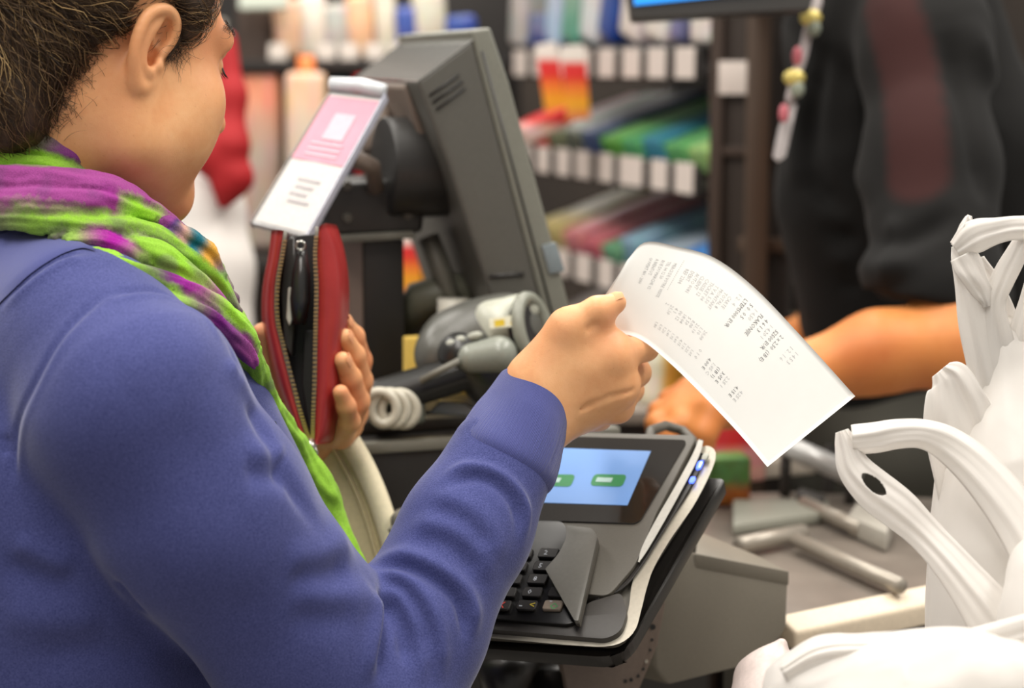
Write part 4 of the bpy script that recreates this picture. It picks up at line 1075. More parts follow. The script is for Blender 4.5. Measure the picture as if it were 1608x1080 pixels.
# keypad
M_pad = plain('keypad_black', srgb(20, 19, 18), 0.3)
kp = tslab('keypad', roundpoly([(884, 818), (892, 838), (884, 862), (905, 975), (890, 980), (715, 966), (760, 814)], [10, 8, 6, 6, 6, 6, 8]), 0.0030, 0.0035, M_pad, term, 0.0008)
tslab('front_lip', roundpoly([(975, 930), (985, 960), (975, 992), (950, 1003), (722, 984), (730, 952), (900, 968), (925, 945)], [8, 10, 14, 10, 4, 4, 4, 8]), -0.001, 0.010, M_black2, term, 0.002)
M_key = plain('key_cap', srgb(30, 27, 26), 0.35); M_keyg = plain('pale_key_cap', srgb(120, 108, 96), 0.4)
kt = {'white': [], 'red': [], 'yellow': [], 'green': []}
labs = [['', '<', 'X', ''], ['', '0', '*', ''], ['9', '8', '7', ''], ['6', '5', '4', ''], ['3', '2', '1', '']]
def tplace(cx, cy, off):
    o_ = TP.hit(cx, cy, off); return lambda x, y: o_ + TP.u * x + TP.v * y
tparts = []
def tglyph(s, cx, cy, size, off, mat):
    pl = tplace(cx, cy, off); o = text_on([(s, -size * 0.3, -size * 0.35, size, 1.0)], pl, 'key_symbol', mat, kp); o['kind'] = 'stuff'; return o
M_sw = plain('symbol_white', srgb(190, 196, 205), 0.5); M_sr = plain('symbol_red', srgb(226, 60, 44), 0.5); M_sy = plain('symbol_yellow', srgb(190, 168, 40), 0.5); M_sg = plain('symbol_green', srgb(50, 150, 84), 0.5)
for k in range(5):
    for c in range(3):
        cx, cy = 868 - 41 * c + 8.5 * k, 949 - 20.5 * k
        if cx > 876 and k > 2: continue
        a = 15
        ky = tslab('key', roundpoly([(cx + a + 3, cy - 7), (cx + a - 3, cy + 8), (cx - a - 3, cy + 7), (cx - a + 3, cy - 8)], 3, 2), 0.0062, 0.0034, M_keyg if (c == 0 and k == 0) else M_key, kp, 0.0008, 1)
        s_ = labs[k][c]
        if s_ == 'X': tglyph('X', cx, cy, 0.0085, 0.0065, M_sr)
        elif s_ == '<': tglyph('<', cx + 9, cy, 0.0085, 0.0065, M_sy); tglyph('-', cx - 6, cy, 0.010, 0.0065, M_sw)
        elif s_: tglyph(s_, cx - 3, cy, 0.0065, 0.0065, M_sw)
        elif c == 0 and k == 0: tglyph('O', cx, cy + 2, 0.0085, 0.0065, M_sg); tglyph('-', cx, cy - 7, 0.008, 0.0065, M_sw)
# privacy hood
sh_poly = roundpoly([(887, 824), (930, 829), (938, 842), (908, 974), (902, 974), (856, 893), (878, 868), (890, 842)], [6, 6, 6, 2, 2, 2, 10, 8])
hood = tslab('privacy_hood', sh_poly, 0.0125, 0.0035, plain('hood_grey', srgb(88, 86, 80), 0.45), term, 0.0012)
tslab('hood_wall', [(930, 832), (938, 842), (908, 972), (900, 968)], 0.0105, 0.010, M_gr, term, 0.001)
tube('cable', [TP.hit(1020, 690, -0.012), W(1022, 676, 1.65), W(1045, 668, 1.68), W(1072, 676, 1.68), W(1088, 692, 1.66), TP.hit(1090, 705, -0.014)], 0.0042, M_gr, term, 10)
# swivel bracket, housing and post
M_brk = plain('taupe_bracket', srgb(112, 98, 88), 0.45)
bp = [(880, 1030), (962, 1030), (1038, 900), (1046, 950), (1034, 1012), (1004, 1085), (960, 1130), (900, 1130)]
prism('swivel_bracket', [W(x, y, 1.598) for x, y in bp], FWD * 0.02 - RGT * 0.004, M_brk, term, 0.003)
for hx, hy, hr_ in ((1025, 984, 5), (1024, 1004, 2.5), (1021, 1020, 2.5), (1010, 1050, 2.6), (1002, 1061, 2.8), (991, 1067, 3.2), (982, 1069, 3.2)):
    p0 = W(hx, hy, 1.5985); bm = bmesh.new()
    bm_prism(bm, [p0 + (RGT * math.cos(a) + UPV * math.sin(a)) * hr_ * 0.00047 for a in np.linspace(0, 2 * math.pi, 13)[:-1]], -FWD * 0.0012)
    obj_bm('bolt_hole', bm, M_mount, term)
p0 = W(1015, 1038, 1.5985); bm = bmesh.new(); bm_prism(bm, [p0 + (RGT * math.cos(a) + UPV * math.sin(a)) * 0.0014 for a in np.linspace(0, 2 * math.pi, 13)[:-1]], -FWD * 0.0016); obj_bm('screw', bm, M_rim, term)
M_house = plain('housing_grey', srgb(126, 120, 108), 0.5, bump=0.2, grain=900)
hp_ = [(1030, 856), (1092, 868), (1239, 897), (1236, 985), (1202, 1038), (1050, 1076), (1030, 1050), (1024, 960)]
prism('base_housing', [W(x, y, 1.645) for x, y in hp_], unit([-0.80, 0.60, 0.02]) * 0.11, M_house, term, 0.003)
prism('housing_top', [W(1092, 869, 1.643), W(1239, 897, 1.643), W(1190, 872, 1.68), W(1097, 834, 1.74)], -ZZ * 0.012, M_house, term, 0.001)
tube('stand_post', [W(880, 1040, 1.64), W(880, 1200, 1.65), np.array([W(880, 1200, 1.65)[0], W(880, 1200, 1.65)[1], 0.002])], 0.032, M_mount, term, 18)
tube('tilt_joint', [W(800, 1025, 1.625), W(800, 1075, 1.635), W(870, 1110, 1.65)], [0.03, 0.026, 0.022], M_mount, term, 16)
fb = W(880, 1200, 1.65); box('base_plate', (fb[0], fb[1], 0.008), (0.12, 0.12, 0.007), M_mount, term, bevel=0.003)

# ================================================================== checkout ledge with screen, scanner and card holder
O0 = W(500, 707, 1.715)
def LG(a, b, z=0.0): return O0 + LA * a + LB * b + ZZ * z
led = empty('checkout_ledge', (O0[0] + 0.1, O0[1] + 0.2, 0), 'long black checkout ledge with rounded lip carrying the screen and hand scanner', 'counter')
def lbox(name, a0, a1, b0, b1, z0, z1, mat, parent=led, bev=0.004):
    return prism(name, [LG(a0, b0, z0), LG(a1, b0, z0), LG(a1, b1, z0), LG(a0, b1, z0)], ZZ * (z1 - z0), mat, parent, bev)
lbox('front_panel', -0.02, 0.278, 0.000, 0.020, -0.075, -0.004, M_black)
lbox('edge_highlight', -0.02, 0.280, -0.004, 0.012, -0.006, 0.004, M_gr2, bev=0.003)  # paler grey strip stands in for the highlight along the ledge edge
lbox('ledge_top', -0.02, 0.278, 0.012, 0.36, -0.02, 0.000, M_black2)
lbox('rear_lip', -0.02, 0.20, 0.055, 0.075, 0.0, 0.012, M_gr, bev=0.005)
lbox('ledge_cabinet', -0.015, 0.268, 0.03, 0.36, -O0[2] + 0.002, -0.06, M_black, bev=0.003)
lbox('side_box', 0.205, 0.275, 0.020, 0.14, 0.0, 0.016, M_black2, bev=0.004)
gp = empty('printer', W(640, 812, 1.64), 'small pale grey till printer corner below the ledge beside the blue sleeve', 'printer')
prism('printer_case', [W(612, 808, 1.635), W(668, 786, 1.635), W(690, 800, 1.635), W(680, 900, 1.635), W(618, 905, 1.635)], FWD * 0.04, plain('printer_grey', srgb(110, 106, 98), 0.5), gp, 0.006, 3)
prism('printer_lid', [W(606, 830, 1.628), W(660, 812, 1.628), W(672, 830, 1.628), W(620, 852, 1.628)], FWD * 0.02, M_gr2, gp, 0.004, 3)

# ---- till screen seen from the side
MW = unit([-0.25, 0.968, 0.0])
def msil(poly, d=1.83):
    pl = Plane(770, 300, d, unit(np.cross(MW, ZZ)), ZZ)      # plane whose normal is the width axis
    return [pl.hit(x, y) for x, y in poly]
mon = empty('till_screen', W(840, 620, 1.85), 'grey till touch screen leaning back, seen from its side edge', 'screen')
prism('front_bezel', msil([(770, 43), (800, 130), (868, 380), (915, 560), (872, 560), (742, 64), (738, 48)]), MW * 0.34, plain('bezel_grey', srgb(118, 118, 108), 0.42, bump=0.1), mon, 0.003, 3)
prism('rear_housing', msil([(742, 63), (872, 562), (806, 575), (775, 480), (700, 250), (655, 129), (672, 116)]), MW * 0.33, plain('housing_dark_grey', srgb(82, 80, 74), 0.45, bump=0.15), mon, 0.004, 3)
top_ = msil([(742, 63), (672, 116), (655, 129), (656, 131), (673, 119), (743, 66)])
prism('top_sheen', [p + np.array([0, 0, 0.0015]) for p in top_], MW * 0.325, plain('top_sheen_grey', srgb(150, 150, 146), 0.14, coat=0.8, var=0.02), mon, 0)  # slab added over the housing, paler and glossier for its bright top reflection
prism('screen_back', [p + MW * 0.05 for p in msil([(700, 250), (655, 131), (650, 140), (690, 262)])], MW * 0.22, M_brk, mon, 0.002)
for k, (x0, y0, x1, y1) in enumerate(((674, 150, 720, 117), (679, 161, 726, 127), (685, 172, 730, 138))):
    tube('vent_slot', [p - MW * 0.0008 for p in msil([(x0, y0), (x1, y1)])], 0.0012, M_black, mon, 6)
tube('bezel_seam', [p - MW * 0.0006 for p in msil([(757, 80), (880, 540)])], 0.0012, M_black, mon, 6)
tube('latch_slot', [p - MW * 0.0006 for p in msil([(768, 434), (822, 430)])], 0.0022, M_black, mon, 6)
prism('side_button', [p - MW * 0.003 for p in msil([(850, 385), (872, 380), (886, 425), (862, 430)])], MW * 0.004, plain('button_blue_grey', srgb(122, 132, 136), 0.35), mon, 0.001)
# mount: pivot disc, bracket box, column
pc = W(672, 262, 1.90); pn = LA
bm = bmesh.new(); bm_prism(bm, [pc - pn * 0.045 + (LB * math.cos(a) * 1.0 + ZZ * math.sin(a)) * 0.048 for a in np.linspace(0, 2 * math.pi, 37)[:-1]], pn * 0.075, 0.004, 2)
obj_bm('pivot_disc', bm, M_black, mon, angle=40)
pv = Plane(590, 320, 1.87, LA, ZZ)
prism('mount_box', [pv.hit(x, y) for x, y in [(512, 290), (640, 278), (672, 300), (664, 366), (505, 372)]], LB * 0.09, M_black, mon, 0.006, 3)
prism('mount_rim', [pv.hit(x, y) + LB * -0.004 for x, y in [(528, 369), (650, 362), (652, 374), (530, 382)]], LB * 0.08, M_gr2, mon, 0.003)
for x, y in ((545, 292), (636, 287), (545, 342), (640, 338)):
    q = pv.hit(x, y); bm = bmesh.new(); bm_prism(bm, [q + (LA * math.cos(a) + ZZ * math.sin(a)) * 0.0045 for a in np.linspace(0, 2 * math.pi, 13)[:-1]], -LB * 0.003, 0.0008); obj_bm('bolt', bm, M_gr, mon)
cz = O0[2] + 0.0015
ct = pv.hit(600, 372)
bmz = [pv.hit(576, 374), pv.hit(640, 372)]; wcol = np.linalg.norm(bmz[1] - bmz[0])
c0 = bmz[0] + LB * 0.012; zt = c0[2]
prism('column', [np.array([*p[:2], zt]) for p in (c0, c0 + LA * wcol, c0 + LA * wcol + LB * 0.05, c0 + LB * 0.05 - LA * 0.012, c0 - LA * 0.022 + LB * 0.03)], -ZZ * (zt - cz), M_black, mon, 0.002)
prism('column_side', [np.array([*p[:2], zt]) for p in (c0 - LA * 0.001, c0 - LA * 0.0225 + LB * 0.029, c0 - LA * 0.0235 + LB * 0.029, c0 - LA * 0.002 - LB * 0.001)], -ZZ * (zt - cz), plain('column_brown', srgb(116, 98, 86), 0.4), mon, 0)
for (x0, y0, x1, y1, w) in ((672, 372, 712, 474, 0.018), (716, 366, 752, 452, 0.013)):
    tube('support_strut', [W(x0, y0, 1.940), W((x0 + x1) / 2, (y0 + y1) / 2, 1.940), W(x1, y1, 1.940)], w, M_gr2, mon, 12, flat=0.6)
for (x0, y0, x1, y1) in ((606, 172, 583, 240), (572, 215, 590, 285)):
    tube('mount_arm', [W(x0, y0, 1.960), W(x1, y1, 1.940)], 0.010, M_brk, mon, 10)
tube('foot', [W(628, 520, 1.960), W(662, 470, 1.940), W(712, 458, 1.950), W(770, 470, 1.960)], [0.014, 0.02, 0.02, 0.014], plain('foot_olive', srgb(98, 98, 84), 0.5), mon, 12)
tube('foot_rod', [W(770, 470, 1.960), W(772, 560, 1.980), np.array([*W(772, 560, 1.980)[:2], cz + 0.001])], 0.012, M_gr, mon, 10)

# ---- card holder with a pink and white printed card
ch = empty('card_holder', W(440, 372, 1.78), 'slanted clear card holder with a pink and white printed card', 'sign')
cp = [W(521, 141, 1.815), W(604, 150, 1.80), W(481, 372, 1.735), W(394, 350, 1.75)]
cn = unit(np.cross(cp[1] - cp[0], cp[3] - cp[0])); cn = cn if cn @ (CAM - cp[0]) > 0 else -cn
def cq(u, v, off): return (cp[0] * (1 - u) + cp[1] * u) * (1 - v) + (cp[3] * (1 - u) + cp[2] * u) * v + cn * off
M_clear = plain('frosted_acrylic', srgb(184, 184, 184), 0.25)
prism('holder_plate', [cq(0, 0, 0), cq(1, 0, 0), cq(1, 1, 0), cq(0, 1, 0)], -cn * 0.007, M_clear, ch, 0.0015)
prism('right_edge', [cq(.985, -.01, 0.002), cq(1.02, -.01, 0.002), cq(1.02, 1.01, 0.002), cq(.985, 1.01, 0.002)], -cn * 0.011, plain('edge_lilac', srgb(190, 192, 206), 0.3), ch, 0.001)
prism('left_edge', [cq(-.03, 0, 0.001), cq(.012, 0, 0.001), cq(.012, 1, 0.001), cq(-.03, 1, 0.001)], -cn * 0.010, plain('edge_grey', srgb(120, 112, 106), 0.4), ch, 0.001)
tube('top_clip', [cq(-.04, -0.03, 0.002), cq(0.5, -0.035, 0.004), cq(0.97, -0.02, 0.002)], 0.007, plain('clip_white', srgb(214, 218, 222), 0.25), ch, 10)
M_pink = plain('pink_print', srgb(208, 140, 158), 0.5, var=0.05, grain=50); M_pinkl = plain('pale_pink_print', srgb(230, 176, 188), 0.5); M_wcard = plain('white_card', srgb(196, 194, 191), 0.5); M_smk = plain('grey_smudge_print', srgb(170, 164, 166), 0.6)
def cpan(name, u0, u1, v0, v1, off, mat): return prism(name, [cq(u0, v0, off), cq(u1, v0, off), cq(u1, v1, off), cq(u0, v1, off)], -cn * 0.0004, mat, ch, 0)
cpan('white_card', .03, .97, .03, .98, 0.0006, M_wcard)
cpan('pink_panel', .03, .97, .05, .52, 0.0011, M_pink)
cpan('pale_block', .34, .72, .17, .36, 0.0016, M_pinkl)
for k in range(3): cpan('pale_line', .20, .78, .385 + k * .04, .40 + k * .04, 0.0016, M_pinkl)
for k in range(4): cpan('grey_line', .34 + .03 * (k % 2), .74 - .05 * (k % 3), .64 + k * .05, .66 + k * .05, 0.0011, M_smk)
tube('holder_arm', [cq(0.9, 0.4, -0.01), W(585, 262, 1.84), W(590, 296, 1.862)], 0.008, M_brk, ch, 10)

# ---- hand scanner lying in its cradle
scn = empty('barcode_scanner', W(700, 660, 1.76), 'grey and black hand barcode scanner lying on the ledge with coiled cord', 'scanner')
D = 1.775
def s_rc(a, b, ra, rb, k=0.012, op='+', flat=None): return rc(W(*a), W(*b), ra, rb, k, op, flat)
sh_ax = np.stack([camvec(0.80, 0.22, -0.52), camvec(-0.22, 0.97, 0.07), camvec(0.52, 0.06, 0.85)], 1)
V, Q = sdf_mesh([s_rc((708, 534, D + .02), (800, 516, D + .005), 0.026, 0.030, 0.02), ell(W(760, 535, D + .01), (0.050, 0.034, 0.030), sh_ax, 0.02), s_rc((690, 560, D), (770, 560, D), .022, .026, .02)], 0.0025, 12)
obj_np('head_shell', V, Q, plain('scanner_dark', srgb(84, 84, 78), 0.35), scn)
V, Q = sdf_mesh([s_rc((790, 522, D - .010), (812, 580, D - .006), 0.024, 0.015, 0.012), s_rc((770, 500, D - .008), (826, 482, D - .006), 0.016, 0.013, .012)], 0.0022, 12)
obj_np('side_cover', V, Q, plain('scanner_pale', srgb(176, 178, 164), 0.35), scn)
ring = [W(838, 520, D - .022) + sh_ax[:, 1] * 0.030 * math.sin(a) + sh_ax[:, 2] * 0.024 * math.cos(a) for a in np.linspace(0, 2 * math.pi, 37)[:-1]]
tube('nose_ring', ring, 0.0062, plain('scanner_rim', srgb(128, 130, 118), 0.35), scn, 10, closed=True)
bm = bmesh.new(); bm_prism(bm, [W(838, 520, D - .022) + sh_ax[:, 1] * 0.028 * math.sin(a) + sh_ax[:, 2] * 0.022 * math.cos(a) for a in np.linspace(0, 2 * math.pi, 37)[:-1]], -sh_ax[:, 0] * 0.012)
obj_bm('scan_window', bm, plain('window_dark', srgb(34, 30, 28), 0.15), scn)
V, Q = sdf_mesh([s_rc((722, 556, D - .02), (790, 580, D - .02), 0.020, 0.024, 0.02), s_rc((770, 600, D - .015), (800, 610, D), 0.022, 0.022, 0.02)], 0.0025, 12)
obj_np('trigger_guard', V, Q, plain('scanner_black', srgb(36, 36, 34), 0.3), scn)
V, Q = sdf_mesh([s_rc((742, 562, D - .042), (784, 556, D - .044), 0.013, 0.016, 0.01)], 0.002, 12)
obj_np('trigger', V, Q, plain('trigger_grey', srgb(134, 138, 128), 0.3), scn)
V, Q = sdf_mesh([s_rc((740, 582, D - .022), (580, 632, D - .02), 0.016, 0.015, 0.01), s_rc((700, 590, D - .01), (600, 618, D - .01), .014, .013, .01)], 0.0022, 12)
obj_np('handle', V, Q, plain('scanner_black', srgb(36, 36, 34), 0.3), scn)
tube('handle_stripe', [W(660, 598, D - .044), W(722, 566, D - .050)], 0.003, M_gr2, scn, 8)
V, Q = sdf_mesh([rbox(W(612, 622, D - .004), (0.030, 0.014, 0.020), np.stack([camvec(0.93, 0.2, -.1), camvec(-.2, .95, .1), camvec(.1, 0, 1)], 1), 0.006), rbox(W(655, 622, D - .012), (0.007, 0.024, 0.012), np.stack([camvec(1, 0.0, 0), camvec(0, 1, 0), camvec(0, 0, 1)], 1), 0.004)], 0.002, 12)
obj_np('handle_cap', V, Q, plain('scanner_green_grey', srgb(112, 118, 106), 0.35), scn)
for k, (x, y) in enumerate(((708, 540), (722, 534), (745, 528))):
    V, Q = sdf_mesh([ell(W(x, y, D - .032), (0.006 + .003 * (k == 2), 0.004, 0.004), sh_ax)], 0.0012, 8); obj_np('indicator', V, Q, M_lt, scn)
lab = [W(768, 500, D - .0425), W(810, 494, D - .041), W(812, 512, D - .043), W(770, 516, D - .0445)]
prism('yellow_label', lab, FWD * 0.004, plain('label_cream', srgb(206, 204, 180), 0.4), scn, 0)
prism('warning_mark', [W(776, 503, D - .0435), W(792, 501, D - .043), W(793, 511, D - .0435), W(777, 513, D - .0445)], FWD * 0.004, plain('label_yellow', srgb(206, 178, 40), 0.4), scn, 0)
prism('warning_mark', [W(800, 502, D - .042), W(806, 501, D - .042), W(807, 508, D - .0425), W(801, 509, D - .043)], FWD * 0.004, plain('label_yellow', srgb(206, 178, 40), 0.4), scn, 0)
hx = []
for k in range(150):
    a = k / 150 * 2 * math.pi * 3.1 + 2.4; f_ = k / 150
    hx.append(W(590 + 48 * f_ + 24 * math.cos(a) * .98, 640 + 2 * f_ + 25 * math.sin(a), 1.727 + 0.010 * f_))
tube('coiled_cord', hx, 0.0046, plain('cord_grey', srgb(184, 180, 164), 0.35), scn, 10)
lbox('cradle', 0.06, 0.185, 0.078, 0.16, 0.0012, 0.016, M_black, scn, 0.006)
prism('cradle_rest', [W(672, 650, 1.77), W(690, 628, 1.77), W(730, 632, 1.77), W(760, 655, 1.77)], FWD * 0.03, plain('cradle_blue_grey', srgb(120, 126, 128), 0.3), scn, 0.004)

# ================================================================== second display high on a post
PD = 2.10
d2 = empty('customer_display', W(1195, 480, PD + .05), 'dark-framed display with a blue picture on a brown post, cut by the top edge', 'screen')
prism('frame', [W(968, -120, PD + .05), W(1280, -130, PD + .02), W(1274, 15, PD + .02), W(992, 31, PD + .05)], FWD * 0.03, plain('frame_grey', srgb(62, 60, 58), 0.4), d2, 0.004)
prism('screen', [W(992, -100, PD + .046), W(1255, -110, PD + .016), W(1250, -18, PD + .016), W(996, 8, PD + .046)], FWD * 0.002, plain('lit_blue', srgb(40, 130, 220), 0.2, emis=srgb(40, 140, 226)[:3] + (0.8,)), d2, 0)
pa, pb = W(1178, 0, 2.55), W(1212, 0, 2.55)
prism('post', [np.array([pa[0], pa[1], .002]), np.array([pb[0], pb[1], .002]), np.array([pb[0], pb[1], 1.6]), np.array([pa[0], pa[1], 1.6])], FWD * [1, 1, 0] * 0.03, plain('post_brown', srgb(74, 58, 46), 0.5), d2, 0.003)
tube('post_bracket', [W(1195, -14, PD + .075), W(1195, -14, 2.3), W(1195, -14, 2.58)], 0.012, M_black2, d2, 10)
# ================================================================== bagging counter
M_deck = NT('worn_steel_deck'); co = M_deck.coord()
M_deck.l(M_deck.ramp(M_deck.noise(9, 5, 0.6, co), [(0.3, srgb(112, 104, 96)), (0.7, srgb(142, 132, 122))]), M_deck.b.inputs['Base Color'])
M_deck.set(Roughness=0.36, Metallic=0.2); M_deck = M_deck.m
CZ = 0.985
bc = empty('bagging_counter', (0.62, 1.9, 0), 'grey steel bagging counter with a beige front edge strip and metal rails', 'counter')
q = [G(1222, 972, CZ), G(1640, 885, CZ), G(1640, 790, CZ), G(1250, 772, CZ), G(1075, 776, CZ), G(1110, 880, CZ)]
prism('steel_deck', q, -ZZ * 0.03, M_deck, bc, 0.002)
e0, e1 = G(1222, 972, CZ), G(1640, 885, CZ)
ed = unit(e1 - e0); en = np.array([ed[1], -ed[0], 0])
prism('edge_strip', [e0 + ZZ * 0.004, e1 + ZZ * 0.004, e1 + en * 0.022 - ZZ * 0.006, e0 + en * 0.022 - ZZ * 0.006], -ZZ * 0.020, M_beige, bc, 0.004, 3)
prism('cabinet', [e0 + ed * 0.03 - en * 0.02 - ZZ * 0.03, e1 - en * 0.02 - ZZ * 0.03, e1 - en * 0.20 - ZZ * 0.03, e0 + ed * 0.06 - en * 0.14 - ZZ * 0.03], -ZZ * (CZ - 0.03 - 0.001), plain('cabinet_dark', srgb(66, 62, 54), 0.5), bc, 0.004)
M_rail = plain('rail_metal', srgb(162, 154, 142), 0.35, metal=0.3)
def rail(name, x0, y0, x1, y1, r_, h_=0.012, mat=None): return tube(name, [G(x0, y0, CZ + h_), (G(x0, y0, CZ + h_) + G(x1, y1, CZ + h_)) / 2, G(x1, y1, CZ + h_)], r_, mat or M_rail, bc, 10)
rail('rail', 1250, 848, 1414, 920, 0.0075); rail('rail', 1160, 856, 1262, 836, 0.0085)
rail('rail', 1262, 790, 1352, 830, 0.008)
ra, rb_ = W(1226, 696, 2.16), W(1348, 750, 2.12)
tube('back_rail', [ra, (ra + rb_) / 2, rb_], 0.012, plain('rail_bright', srgb(206, 206, 204), 0.3, metal=0.2), bc, 10)
for p_ in (ra * 0.93 + rb_ * 0.07, ra * 0.1 + rb_ * 0.9): tube('rail_post', [p_, np.array([p_[0], p_[1], CZ])], 0.006, M_black2, bc, 8)
def low_box(name, poly, h_, mat, parent): return prism(name, [G(x, y, CZ + 0.001) for x, y in poly], ZZ * h_, mat, parent, 0.004)
low_box('raised_plate', [(1150, 842), (1292, 822), (1302, 800), (1150, 800)], 0.012, plain('plate_pale', srgb(150, 150, 138), 0.4), bc)
low_box('raised_plate', [(1330, 840), (1392, 868), (1400, 848), (1345, 815)], 0.02, plain('plate_white', srgb(176, 172, 162), 0.4), bc)
low_box('rail_block', [(1248, 800), (1290, 815), (1296, 802), (1256, 788)], 0.018, M_black2, bc)
low_box('stop_block', [(1290, 772), (1304, 776), (1310, 768), (1296, 764)], 0.05, M_black, bc)

# goods by the cashier's hand
def pack(name, c, ax, half, mat, label, cat='package', group=None, bev=0.006, band=None):
    bm = bmesh.new(); bm_box(bm, c, ax, half, bev, 3)
    o = obj_bm(name, bm, mat, None, angle=50); return tag(o, label, cat, group)
def two(name, a, b, split=0.5, axis=2, soft=0.06, rough=0.35, third=None):
    """printed packaging: colour bands along one object axis (0..1 over the object's box)"""
    if name in _mats: return _mats[name]
    t = NT(name); sp = t.n('ShaderNodeSeparateXYZ'); t.l(t.coord('Generated'), sp.inputs[0])
    st = [(max(0, split - soft), a), (min(1, split + soft), b)]
    if third is not None: st += [(third[0] - soft, b), (third[0] + soft, third[1])]
    c = t.ramp(sp.outputs[axis], st)
    v = t.n('ShaderNodeTexVoronoi', feature='F1'); v.inputs['Scale'].default_value = 5.0; t.l(t.coord('Generated'), v.inputs['Vector'])
    c = t.mix(0.22, c, v.outputs['Color'], 'SOFT_LIGHT')
    t.l(c, t.b.inputs['Base Color']); t.set(Roughness=rough); _mats[name] = t.m; return t.m
def fit(px, py, d, wpx, hpx, depth, rot=0.0, lean=0.0):
    """box axes/half sizes for an item about wpx x hpx at depth d"""
    s_ = d / FPX; a = math.radians(rot)
    X = np.array([math.cos(a), math.sin(a), 0]); Y = np.array([-math.sin(a), math.cos(a), 0])
    l = math.radians(lean); Z = ZZ * math.cos(l) + X * math.sin(l); X2 = X * math.cos(l) - ZZ * math.sin(l)
    return W(px, py, d) + Y * depth / 2, (X2, Y, Z), (wpx * s_ / 2, depth / 2, hpx * s_ / 2)
c_ = G(1135, 752, CZ); 
pack('food_pack', c_ + ZZ * 0.046, (unit([.9, .3, 0]), unit([-.3, .9, 0]), ZZ), (0.040, 0.03, 0.045), two('red_pack_print', srgb(226, 160, 150), srgb(214, 46, 52), 0.45, 2), 'red and pink food pack under the cashier\'s near hand')
c_ = G(1140, 792, CZ)
pack('food_pack', c_ + ZZ * 0.0285, (unit([.95, .2, 0]), unit([-.2, .95, 0]), ZZ), (0.022, 0.018, 0.026), two('green_pack_print', srgb(190, 110, 50), srgb(90, 134, 66), 0.4, 2, 0.12), 'small green pack with a brown base behind the terminal mount')
c_ = G(1190, 742, CZ)
pack('food_tray', c_ + ZZ * 0.012, (unit([.85, .4, 0]), unit([-.4, .85, 0]), ZZ), (0.055, 0.04, 0.011), plain('tray_pale', srgb(196, 186, 172), 0.4), 'pale flat tray lying on the steel deck below the receipt tip', 'tray')
b_, ax_, hf_ = fit(1048, 580, 2.42, 88, 76, 0.05, 15)
jar = empty('jar', b_ - ZZ * hf_[2], 'cream and amber jar glimpsed between hand and receipt', 'jar')
V, Q = sdf_mesh([rc(b_ - ZZ * 0.03, b_ + ZZ * 0.012, 0.030, 0.030, 0.004), rc(b_ + ZZ * 0.01, b_ + ZZ * 0.03, 0.028, 0.02, 0.01)], 0.003, 10); obj_np('jar_body', V, Q, two('jar_print', srgb(230, 222, 196), srgb(214, 160, 60), 0.5, 0, 0.1), jar)
tube('lid', [b_ + ZZ * 0.034, b_ + ZZ * 0.048], 0.024, plain('amber_lid', srgb(200, 150, 60), 0.4), jar, 20)
sh_ = empty('side_shelf', (b_[0], b_[1] + 0.05, 0), 'dark side shelf unit behind the ledge, under the cream and amber jar', 'shelf')
box('shelf_board', (b_[0] - 0.02, b_[1] + 0.03, b_[2] - hf_[2] - 0.022), (0.085, 0.10, 0.008), plain('shelf_taupe', srgb(128, 118, 108), 0.5), sh_, bevel=0.003)
box('shelf_cabinet', (b_[0] - 0.02, b_[1] + 0.04, (b_[2] - hf_[2] - 0.03) / 2), (0.08, 0.085, (b_[2] - hf_[2] - 0.03) / 2 - 0.001), M_black2, sh_, bevel=0.003)
# bits standing on the ledge behind the scanner
led_z = O0[2]
yb = empty('bottle', np.array([*W(714, 520, 1.885)[:2], led_z]), 'small yellow bottle with a white cap behind the scanner', 'bottle')
p_ = W(712, 520, 1.92); p_[2] = led_z
top_z = W(712, 468, 1.92)[2]
V, Q = sdf_mesh([rc(p_ + ZZ * 0.019, np.array([p_[0], p_[1], top_z - 0.045]), 0.0175, 0.017, 0.004), rc(np.array([p_[0], p_[1], top_z - 0.045]), np.array([p_[0], p_[1], top_z - 0.03]), 0.017, 0.014, 0.012)], 0.0028, 10)
obj_np('bottle_body', V, Q, plain('yellow_plastic', srgb(226, 190, 84), 0.35), yb)
tube('cap', [np.array([p_[0], p_[1], top_z - 0.032]), np.array([p_[0], p_[1], top_z])], 0.0155, plain('cap_white', srgb(232, 228, 214), 0.4), yb, 18)
p2_ = W(664, 575, 1.875)
pack('note_block', np.array([p2_[0], p2_[1], (led_z + W(664, 528, 1.875)[2]) / 2 + 0.001]), (LA, LB, ZZ), (0.018, 0.006, (W(664, 528, 1.875)[2] - led_z) / 2), plain('yellow_card', srgb(232, 196, 96), 0.5), 'yellow card block standing between column and scanner', 'card', bev=0.002)
p3_ = W(541, 520, 1.99)
pack('note_block', np.array([p3_[0], p3_[1], (led_z + W(541, 488, 1.99)[2]) / 2 + 0.001]), (LA, LB, ZZ), (0.010, 0.008, (W(541, 488, 1.99)[2] - led_z) / 2), two('yellow_white_card', srgb(226, 216, 180), srgb(226, 186, 60), 0.75, 2), 'narrow yellow and white carton beside the red wallet', 'carton', bev=0.002)

